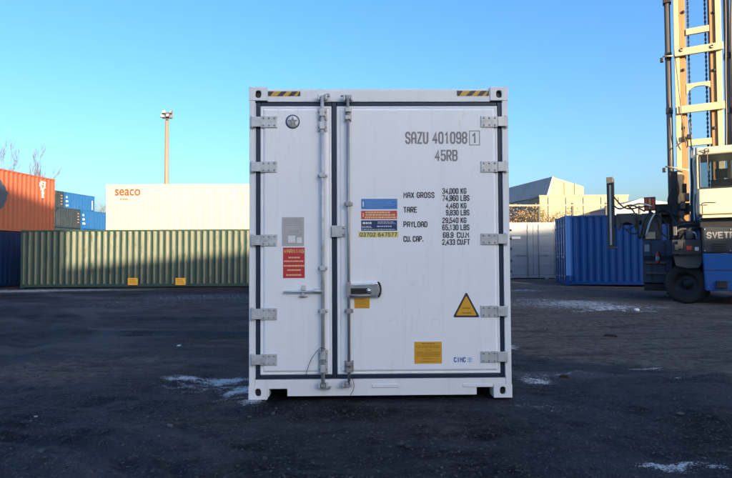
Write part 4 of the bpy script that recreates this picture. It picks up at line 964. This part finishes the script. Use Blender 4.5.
for px, py, w_, h_ in ((684.5, 188, 4.5, 9), (687, 197, 5, 8), (683, 205, 5, 8), (690, 208, 5, 6), (681.5, 214, 6, 6)):
    tb('valve_block', px - w_ / 2, py - h_ / 2, px + w_ / 2, py + h_ / 2, 1.2, 1.45, M['tgrey2' if int(px) % 2 else 'tdark'])
# carriage and side-lift spreader to the left
ly = 1.5
tb('carriage_beam', 655, 203.5, 690, 214.5, ly, ly + .3, M['tdark']); tb('carriage_beam', 612, 215, 690, 224, ly + .34, ly + .6, M['tdark'])
tb('carriage_post', 671.5, 171, 678.5, 256, ly - .04, ly + .2, M['tdark'])
u0, u1, z0, z1 = Ft.rect(616.3, 213.3, 637.5, 229.5, ly)
mb = MB().prism([(u0, z1), (u1, z1), (u1, z0)] + [(u0 + (u1 - u0) * (.5 + .38 * math.cos(t)), z0 + (z1 - z0) * .45 * math.sin(t)) for t in np.linspace(0, math.pi, 8)] + [(u0, z0)], ly, ly + .32); obj('spreader_bracket', mb, M['tgrey2'], truck, .01)
tb('spreader_bracket', 636.8, 214.2, 643.5, 221, ly + .02, ly + .32, M['tgrey2']); tb('spreader_bracket', 641.5, 213, 662, 240.2, ly - .05, ly + .32, M['tgrey2']); tb('control_box', 645.5, 232, 655.5, 239, ly - .13, ly - .05, M['mast'])
arm = tb('spreader_arm', 607, 178.5, 614.2, 247, ly + .05, ly + .30, M['tgrey']); tb('arm_cap', 606.3, 177, 613, 183.5, ly + .0, ly + .33, M['tgrey2'], arm); tb('arm_foot', 607.5, 246.8, 617.5, 248.8, ly - .12, ly + .34, M['tgrey2'], arm)
tb('arm_slide', 609.5, 185, 611.5, 245, ly + .02, ly + .05, M['galv_dark'], arm, .004); tb('spreader_link', 613.8, 216.5, 617, 226, ly + .08, ly + .28, M['tdark'])
lbx = tb('warning_lamp_box', 644, 197, 655.6, 210.5, ly - .02, ly + .15, M['black'])
for k, (a, mk) in enumerate(((644.9, 'lamp_red'), (648.5, 'lamp_or'), (652.1, 'lamp_red'))): tb('lamp_strip', a, 198.3, a + 2.7, 209, ly - .04, ly - .02, M[mk], lbx, .004)
tb('lamp_post', 648.5, 210.5, 651.5, 214, ly, ly + .1, M['tdark'])
for pts in ([(614, 197, ly), (622, 206, ly - .1), (630, 209, ly - .1), (640, 207, ly - .05), (655, 205.5, ly)], [(613, 205, ly), (620, 209, ly - .12), (631, 205, ly - .12), (645, 211.5, ly - .1)], [(640, 239, ly - .1), (644, 222, ly - .2), (651, 212, ly - .2), (658, 222, ly - .15), (661, 232, ly - .1), (668, 238, ly - .1)],
            [(637, 216, ly - .05), (639, 229, ly - .12), (634, 234, ly - .1), (626, 230, ly - .05)], [(643, 238, ly - .1), (648, 224, ly - .22), (653, 215, ly - .2), (662, 210, ly - .1), (671, 212, ly - .05)], [(628, 206, ly - .1), (634, 212, ly - .14), (637, 224, ly - .12), (639, 238, ly - .06)]):
    tt('hydraulic_hose', pts, .024, M['black'])
for pts in ([(630, 206.5, ly - .08), (640, 203.5, ly - .08), (652, 206.5, ly - .06)], [(646, 236, ly - .2), (650, 222, ly - .24), (655, 213, ly - .2)]): tt('hose_sleeve', pts, .03, M['galv'])
# tank side to the left of the wheel
tb('side_tank', 642.5, 240.5, 672.5, 283, .85, 2.2, M['tteal'], bev=.02); tb('tank_step', 644, 283.2, 670, 291, 1.0, 2.1, M['tdark']); tb('tank_bracket', 668, 262, 704, 276, 1.25, 2.0, M['tdark'])
tb('notice_plate', 644.5, 244.5, 649.3, 251.5, .842, .85, M['cwhite'], bev=0)
M['extred'] = plain('extinguisher_red', (.22, .03, .03), .4)
ue, ze = Ft.loc(657.8, 263.5, .76); we = Matrix.Rotation(TY, 3, 'Z') @ Vector((ue, .76, ze)) + Vector((tg.x, tg.y, tz))
fx = thing('fire_extinguisher', 'small red fire extinguisher hung on the side tank of the lift truck', 'extinguisher', we, TY); fx.scale = (.8, .8, .8)
obj('cylinder', MB().lathe([(0, 0), (.07, 0), (.075, .02), (.075, .36), (.05, .42), (.025, .44), (.025, .48), (0, .48)], (0, 0, 0), (0, 0, 1), 18), M['extred'], fx)
mb = MB().lathe([(.0755, .12), (.077, .121), (.077, .26), (.0755, .261)], (0, 0, 0), (0, 0, 1), 18); obj('paper_label', mb, M['cwhite'], fx)
mb = MB().box(-.02, .06, -.02, .02, .47, .50); mb.tube([(.03, 0, .47), (.09, -.03, .42), (.10, -.03, .2)], .012, 6); obj('valve', mb, M['black'], fx)
mb = MB().box(-.03, .03, .07, .09, .1, .35); obj('wall_bracket', mb, M['black'], fx)

tb('hood_seam', 702.6, 240.6, 796, 241.2, -.9715, -.96, M['black'], hood, 0)
for k in range(4): tb('hood_louvre', 712, 243.6 + 2.1 * k, 727, 244.7 + 2.1 * k, -.985, -.968, M['tdark'], hood, .003)
for px in (704.5, 730.5):
    for py in (229.3, 250.6): u, z = Ft.loc(px, py, -.97); obj('bolt', MB().lathe([(.016, 0), (.016, .01), (0, .014)], (u, -.97, z), (0, -1, 0), 8), M['galv_dark'], hood)
tb('tow_bracket', 716, 281, 728, 288.5, -1.02, -.95, M['tdark']); tb('counterweight_seam', 704, 270.2, 796, 270.8, -.953, -.94, M['tdark'], None, 0)
tb('mud_flap', 699.5, 268, 706, 292, .52, .55, M['rubber'], None, .004)
tt('deck_rail', [(702.5, 213.5, -.84), (702.4, 207, -.84), (703, 203, -.84), (716, 202.6, -.84)], .014, M['black'])
for py in (262, 272.5): tb('step_tread', 646, py, 667, py + 1.6, .72, .86, M['tgrey2'], None, .004)
for k in range(3): tt('pipe_run', [(643.5, 256.5 + 1.6 * k, .82), (655, 256.3 + 1.6 * k, .82), (672, 256 + 1.6 * k, .82)], .014, M['tdark'])
tb('tank_strap', 650.8, 240.5, 652, 283, .835, .85, M['tdark'], None, .002); tb('tank_strap', 664.6, 240.5, 665.8, 283, .835, .85, M['tdark'], None, .002)
for px, py, w_, h_ in ((675, 231, 4, 9), (680, 245, 5, 8), (676.5, 247.5, 4, 6)): tb('junction_box', px - w_ / 2, py - h_ / 2, px + w_ / 2, py + h_ / 2, -.80, -.70, M['tgrey2'])
for pts in ([(655, 214, ly - .1), (664, 220, ly - .12), (668, 232, ly - .1), (667, 246, 1.0)], [(660, 206, ly - .05), (669, 212, ly - .12), (680, 216, 1.0), (690, 226, .3)], [(618, 214, ly - .05), (622, 226, ly - .1), (629, 229, ly - .1), (640, 222, ly - .1)], [(671, 190, ly - .1), (668, 200, ly - .15), (670, 212, ly - .1), (676, 224, .8)], [(676, 175, my - .1), (679, 190, my - .15), (676, 205, my - .15), (680, 222, 1.0)]):
    tt('hydraulic_hose', pts, .02, M['black'])

# ------------------------------------------------------------------ floodlight mast
pole_p = at(166.2, 250, 54.0); zt = at(165.2, 121, 54.0).z
M['polepaint'] = paint('pole_pink_grey', (.26, .14, .11), .6, dirt=.3, streak=.2); M['lampbody'] = paint('lamp_housing', (.09, .065, .05), .5)
fl = thing('floodlight_mast', 'tall rust-pink floodlight mast behind the cream container', 'floodlight', (pole_p.x, pole_p.y, 0))
obj('shaft', MB().tube([(0, 0, 0), (0, 0, zt * .5), (0, 0, zt)], [.26, .22, .17], 10), M['polepaint'], fl)
mb = MB().tube([(0, 0, zt), (0, 0, zt + .75)], .13, 10); mb.box(-.5, .5, -.06, .06, zt + .25, zt + .37); mb.box(-.06, .06, -.6, .6, zt + .38, zt + .50); mb.box(-.5, .5, -.05, .05, zt + .66, zt + .76); obj('head_frame', mb, M['lampbody'], fl)
for (x, y, z, rz, tl) in ((-.46, -.1, .50, .5, .35), (-.22, -.28, .85, .2, .4), (.18, -.32, .48, -.2, .4), (.40, -.12, .88, -.7, .3), (.42, -.05, .42, -.9, .3), (0, .35, .8, 2.8, .4)):
    mb = MB().prism([(-.2, -.19), (.2, -.19), (.2, .19), (-.2, .19)], -.06, .10); mb.prism([(-.13, -.12), (.13, -.12), (.13, .12), (-.13, .12)], .10, .22)
    o = obj('floodlight', mb, M['lampbody'], fl, .015); o.location = (x, y, zt + z); o.rotation_euler = (-tl, 0, rz)
    q = obj('lamp_glass', MB().box(-.17, .17, -.068, -.061, -.16, .16), M['st_grey'], o); o.scale = (.85, .85, .85)

# ------------------------------------------------------------------ works building beyond the fence
M['bwall'] = paint('render_cream', (.31, .255, .17), .8, dirt=.25, streak=.3, scale=.15); M['bgrey'] = paint('slate_cladding', (.36, .35, .34), .7, dirt=.3, scale=.15); M['bside'] = paint('pale_wall', (.30, .27, .29), .8, dirt=.3, scale=.2); M['bglass'] = plain('dark_glazing', (.05, .06, .08), .15)
e_ = Vector((-.225, .974)).normalized(); byaw = math.atan2(-e_.x, e_.y)
cp = at(552, 177, 100.0); bld = thing('works_building', 'cream works building with a sunlit gable and grey sloping cladding', 'building', (cp.x, cp.y, 0), byaw)
Fb = Frame((cp.x, cp.y, 0), byaw); zr = cp.z
ul, zl = Fb.loc(547, 195.5, 0); ur, zrr = Fb.loc(583.5, 186.5, 0)
obj('gable_hall', MB().prism([(ul + .15, 0), (ur, 0), (ur, zrr), (0.1, zr), (ul + .15, zl)], 0, 46), M['bwall'], bld)
n_ = Vector((0 - ul, zr - zl)).normalized(); nn = Vector((-n_.y, n_.x))
mb = MB().prism([(ul - .1, zl), (.02, zr + .08), (.25, zr + .02), (ul + .2, zl - .1)], -.12, 46.1); obj('sloping_cladding', mb, M['bgrey'], bld)
for k in range(12): obj('cladding_rib', MB().prism([(ul - .18, zl), (-.05, zr + .05), (.0, zr + .05), (ul - .05, zl)], 1.0 + 3.8 * k, 1.25 + 3.8 * k), M['bgrey'], bld)
obj('side_wall', MB().box(ul + .02, ul + .3, .05, 46, 0, zl - .12), M['bside'], bld)
for k in range(11):
    w_ = obj('window', MB().box(ul - .02, ul + .1, 1.2 + 4.1 * k, 4.2 + 4.1 * k, zl - 1.7, zl - .35), M['bglass'], bld); obj('mullion', MB().box(ul - .06, ul - .015, 2.6 + 4.1 * k, 2.8 + 4.1 * k, zl - 1.7, zl - .35), M['bside'], w_)
for k in (1, 2): obj('downpipe', MB().tube([(ur * k / 3 + .3, -.08, 0), (ur * k / 3 + .3, -.08, zr - .9)], .08, 8), M['bwall'], bld)
ax0, ax1 = at(539.5, 195, 92).x, at(628, 195, 92).x; za = at(580, 195, 92).z
anx = thing('flat_roofed_annexe', 'low cream flat-roofed block in front of the works gable', 'building', ((ax0 + ax1) / 2, 94, 0)); hw_ = (ax1 - ax0) / 2
obj('wall', MB().box(-hw_, hw_, -2, 4, 0, za - .3), M['bwall'], anx); obj('parapet', MB().box(-hw_ - .1, hw_ + .1, -2.1, 4.1, za - .3, za), M['bwall'], anx)
for k in range(5): obj('downpipe', MB().tube([(-hw_ + 1.5 + 3 * k, -2.1, 0), (-hw_ + 1.5 + 3 * k, -2.1, za - .4)], .07, 6), M['bside'], anx)
sh0, sh1 = at(612, 200, 80).x, at(700, 200, 80).x; zsd = at(635, 201, 80).z
shd = thing('grey_shed', 'grey shed with low pitched roof behind the blue container', 'shed', ((sh0 + sh1) / 2, 84, 0)); hw_ = (sh1 - sh0) / 2
obj('wall', MB().box(-hw_, hw_, -4, 4, 0, zsd - 1), M['bside'], shd); obj('roof', MB().prism([(-hw_ - .2, zsd - 1), (-hw_ * .35, zsd + .35), (hw_ + .2, zsd - 1)], -4.2, 4.2), M['bgrey'], shd)

# ------------------------------------------------------------------ fence, shrubs and bare trees
M['fence'] = paint('fence_rail_grey', (.22, .19, .16), .6, dirt=.3)
fy = 35.0; zf = at(539, 205.5, fy).z; zp = at(539, 203, fy).z
fen = thing('yard_fence', 'tall post and rail fence behind the white container', 'fence', (at(539, 205, fy).x, fy, .1))
for k in range(-1, 9): obj('post', MB().box(-.06 + 2.17 * k, .06 + 2.17 * k, -.06, .06, -.15, zp - .1), M['tdark'], fen, .01)
for z in (zf - .1, zf - 1.6, .6): obj('rail', MB().box(-3.2, 18.5, -.11, -.061, z - .055, z + .055), M['fence'], fen, .008)
def leafmat(name, a, b_):
    mt, nt, p = new_mat(name); g = N(nt, 'ShaderNodeAttribute', attribute_name='tone').outputs['Fac']
    nt.links.new(mixc(nt, g, a, b_), p.inputs['Base Color']); p.inputs['Roughness'].default_value = .7; return mt
M['autumn'] = leafmat('autumn_leaves', (.10, .068, .030), (.32, .215, .085)); M['autumn2'] = leafmat('dull_leaves', (.10, .085, .04), (.26, .19, .08)); M['bark'] = paint('bark', (.095, .075, .064), .9)
def branches(h, r0, seed, spread=.5, levels=4, kids=4, up=.25):
    rs = random.Random(seed); mb = MB(); tips = []
    def grow(p, d, L, r_, lv):
        pts = [p]; q = p.copy(); dd = d.copy(); n = 4
        for i in range(n):
            dd = (dd + Vector((rs.uniform(-.15, .15), rs.uniform(-.15, .15), rs.uniform(-.02, .16)))).normalized(); q = q + dd * L / n; pts.append(q.copy())
        mb.tube(pts, [r_ * (1 - .7 * i / n) for i in range(n + 1)], 5 if lv > 1 else 7, False); tips.append((q.copy(), lv))
        if lv >= levels: return
        for k in range(kids + (3 if lv == 0 else 0)):
            t = rs.uniform(.35, 1.0) if lv else rs.uniform(.28, 1.0); i = min(int(t * n), n - 1); b_ = pts[i].lerp(pts[i + 1], t * n - i)
            a = rs.uniform(0, 6.28); side = Vector((math.cos(a), math.sin(a), 0)); nd = (dd * .7 + side * spread + Vector((0, 0, up))).normalized()
            tips.append((b_.copy(), lv)); grow(b_, nd, L * rs.uniform(.42, .62), max(r_ * (1 - .7 * t) * .55, .015), lv + 1)
    grow(Vector((0, 0, 0)), Vector((0, 0, 1)), h * .72, r0, 0); return mb, tips
def bare_tree(px, py, Y, label, seed, thick=.2, spread=.45):
    p = at(px, py, Y); t = thing('bare_tree', label, 'tree', (p.x, Y, 0), seed); mb, tips = branches(p.z, thick, seed, spread); me = mb.mesh('limbs', False)
    zmax = max(v.co.z for v in me.vertices); k = p.z / zmax
    for v in me.vertices: v.co *= k
    # trunk and crown are told apart by height
    bm = bmesh.new(); bm.from_mesh(me); bm2 = bm.copy(); cut = p.z * .30
    bmesh.ops.delete(bm, geom=[f for f in bm.faces if f.calc_center_median().z > cut], context='FACES'); bmesh.ops.delete(bm2, geom=[f for f in bm2.faces if f.calc_center_median().z <= cut], context='FACES')
    a = bpy.data.meshes.new('trunk'); bm.to_mesh(a); b_ = bpy.data.meshes.new('crown'); bm2.to_mesh(b_); link('trunk', a, M['bark'], t); link('crown', b_, M['bark'], t)
bare_tree(0, 140, 62, 'bare winter tree behind the orange container, the larger of two', 3, .20, .36); bare_tree(29, 146, 56, 'slender bare winter tree above the orange container', 5, .18, .26)
bare_tree(-28, 150, 58, 'bare winter tree beyond the far end of the orange container', 12, .25, .42)
for k, (px, py) in enumerate(((98, 203), (103, 198), (107, 201))): bare_tree(px, py, 96 + 3 * k, 'distant bare brown tree between the far blue stack and the cream container', 20 + k, .4, .6)
for o in [o for o in C.objects if o.get('label', '').startswith('distant bare brown')]: o['group'] = 'distant bare trees'
def shrub(px, py, Y, wd, label, seed, mat, n=3600, z0=.1):
    p = at(px, py, Y); t = thing('shrub', label, 'shrub', (p.x, Y, z0), 0); h = p.z - z0; rs = np.random.RandomState(seed)
    mb, tips = branches(h, .06, seed, .8, 3, 4, .3); me = mb.mesh('stems'); zmax = max(v.co.z for v in me.vertices)
    for v in me.vertices: v.co.z *= h / zmax; v.co.x *= wd / 1.6; v.co.y *= .9
    link('stems', me, M['bark'], t)
    cl = rs.randn(34, 3) * np.array([wd * .42, .7, h * .23]) + np.array([0, 0, h * .60]); V, Fc, T = [], [], []
    for i in range(n):
        c = cl[rs.randint(34)] + rs.randn(3) * np.array([.26, .26, .24]); c[2] = min(max(c[2], .2), h * 1.02)
        a, b_ = rs.randn(3), rs.randn(3); a /= np.linalg.norm(a); b_ -= a * a.dot(b_); b_ /= np.linalg.norm(b_); s_ = rs.uniform(.03, .075)
        k = len(V); V += [c - a * s_, c + b_ * s_ * .55, c + a * s_, c - b_ * s_ * .55]; Fc.append((k, k + 1, k + 2, k + 3)); T += [rs.rand()] * 4
    me = bpy.data.meshes.new('foliage'); me.from_pydata([tuple(v) for v in V], [], Fc); at2 = me.attributes.new('tone', 'FLOAT', 'POINT'); at2.data.foreach_set('value', np.array(T, np.float32)); link('crown', me, mat, t)
shrub(521, 206, 38, 1.5, 'golden autumn shrub behind the white container, beside the fence', 1, M['autumn']); shrub(541, 208, 39, 1.5, 'dull brown autumn shrub behind the right door of the white container', 2, M['autumn2']); shrub(500, 207, 38.5, 1.5, 'autumn shrub mostly hidden behind the white refrigerated container', 3, M['autumn'])
shrub(563, 210, 37, 1.0, 'thin brown bramble beside the top corner of the blue container', 4, M['autumn2'], 2200)

# ------------------------------------------------------------------ odds and ends on the yard
def lump(mb, c, r_, seed, flat=.6):
    rs = random.Random(seed); g = bmesh.ops.create_icosphere(mb.bm, subdivisions=2, radius=r_)
    for v in g['verts']: v.co = Vector((v.co.x * rs.uniform(.75, 1.25), v.co.y * rs.uniform(.75, 1.25), v.co.z * flat * rs.uniform(.7, 1.3))) + Vector(c)
def litter(px, py, size, label, name, cat, mat, seed, flat=.6):
    p = on_ground(px, py); z = float(ground_h(p.x, p.y)); mb = MB(); lump(mb, (0, 0, size * flat * .6), size, seed, flat); o = obj(name, mb, mat, None); o.location = (p.x, p.y, z); tag(o, label, cat)
M['litter'] = plain('crumpled_plastic', (.62, .63, .64), .5); M['stone'] = plain('broken_concrete', (.26, .25, .24), .9)
litter(636.5, 312, .07, 'crumpled white litter on the frosted gravel near the lift truck', 'crumpled_litter', 'litter', M['litter'], 1, .7)
litter(179, 344.5, .035, 'small white scrap lying on the dark yard near the green container', 'paper_scrap', 'litter', M['litter'], 2, .4)
for k, (px, py, s_) in enumerate(((553, 281, .12), (547, 282.5, .09), (540, 281.5, .1), (623, 312.5, .06), (36, 416, .014))): litter(px, py, s_, ('lump of broken concrete at the foot of the white container doors' if k < 3 else 'small grey stone beside the crumpled white litter' if k == 3 else 'pale pebble alone on brown earth in the left foreground'), 'rubble_lump' if k < 3 else 'stone', 'rubble' if k < 3 else 'stone', M['stone'], 10 + k)
for o in [o for o in C.objects if o.get('label', '').startswith('lump of broken')]: o['group'] = 'broken concrete at the door foot'
M['timber'] = paint('wet_black_timber', (.02, .018, .017), .7)
def batten(px0, py0, px1, py1, label):
    a, b_ = on_ground(px0, py0), on_ground(px1, py1); mid = (a + b_) / 2; d = b_ - a; L = d.length; mb = MB()
    mb.prism([(-L / 2, .0), (L / 2, .0), (L / 2 - .02, .035), (L * .1, .045), (-L / 2 + .03, .038)], -.035, .035); o = obj('timber_batten', mb, M['timber'], None, .006); o.location = (mid.x, mid.y, float(ground_h(mid.x, mid.y)) - .004); o.rotation_euler = (0, 0, math.atan2(d.y, d.x)); tag(o, label, 'timber')
batten(603, 336, 618, 337, 'thin black timber batten lying on brown earth'); batten(558, 374.5, 571, 375.8, 'short dark wooden offcut lying beside the frost patch')
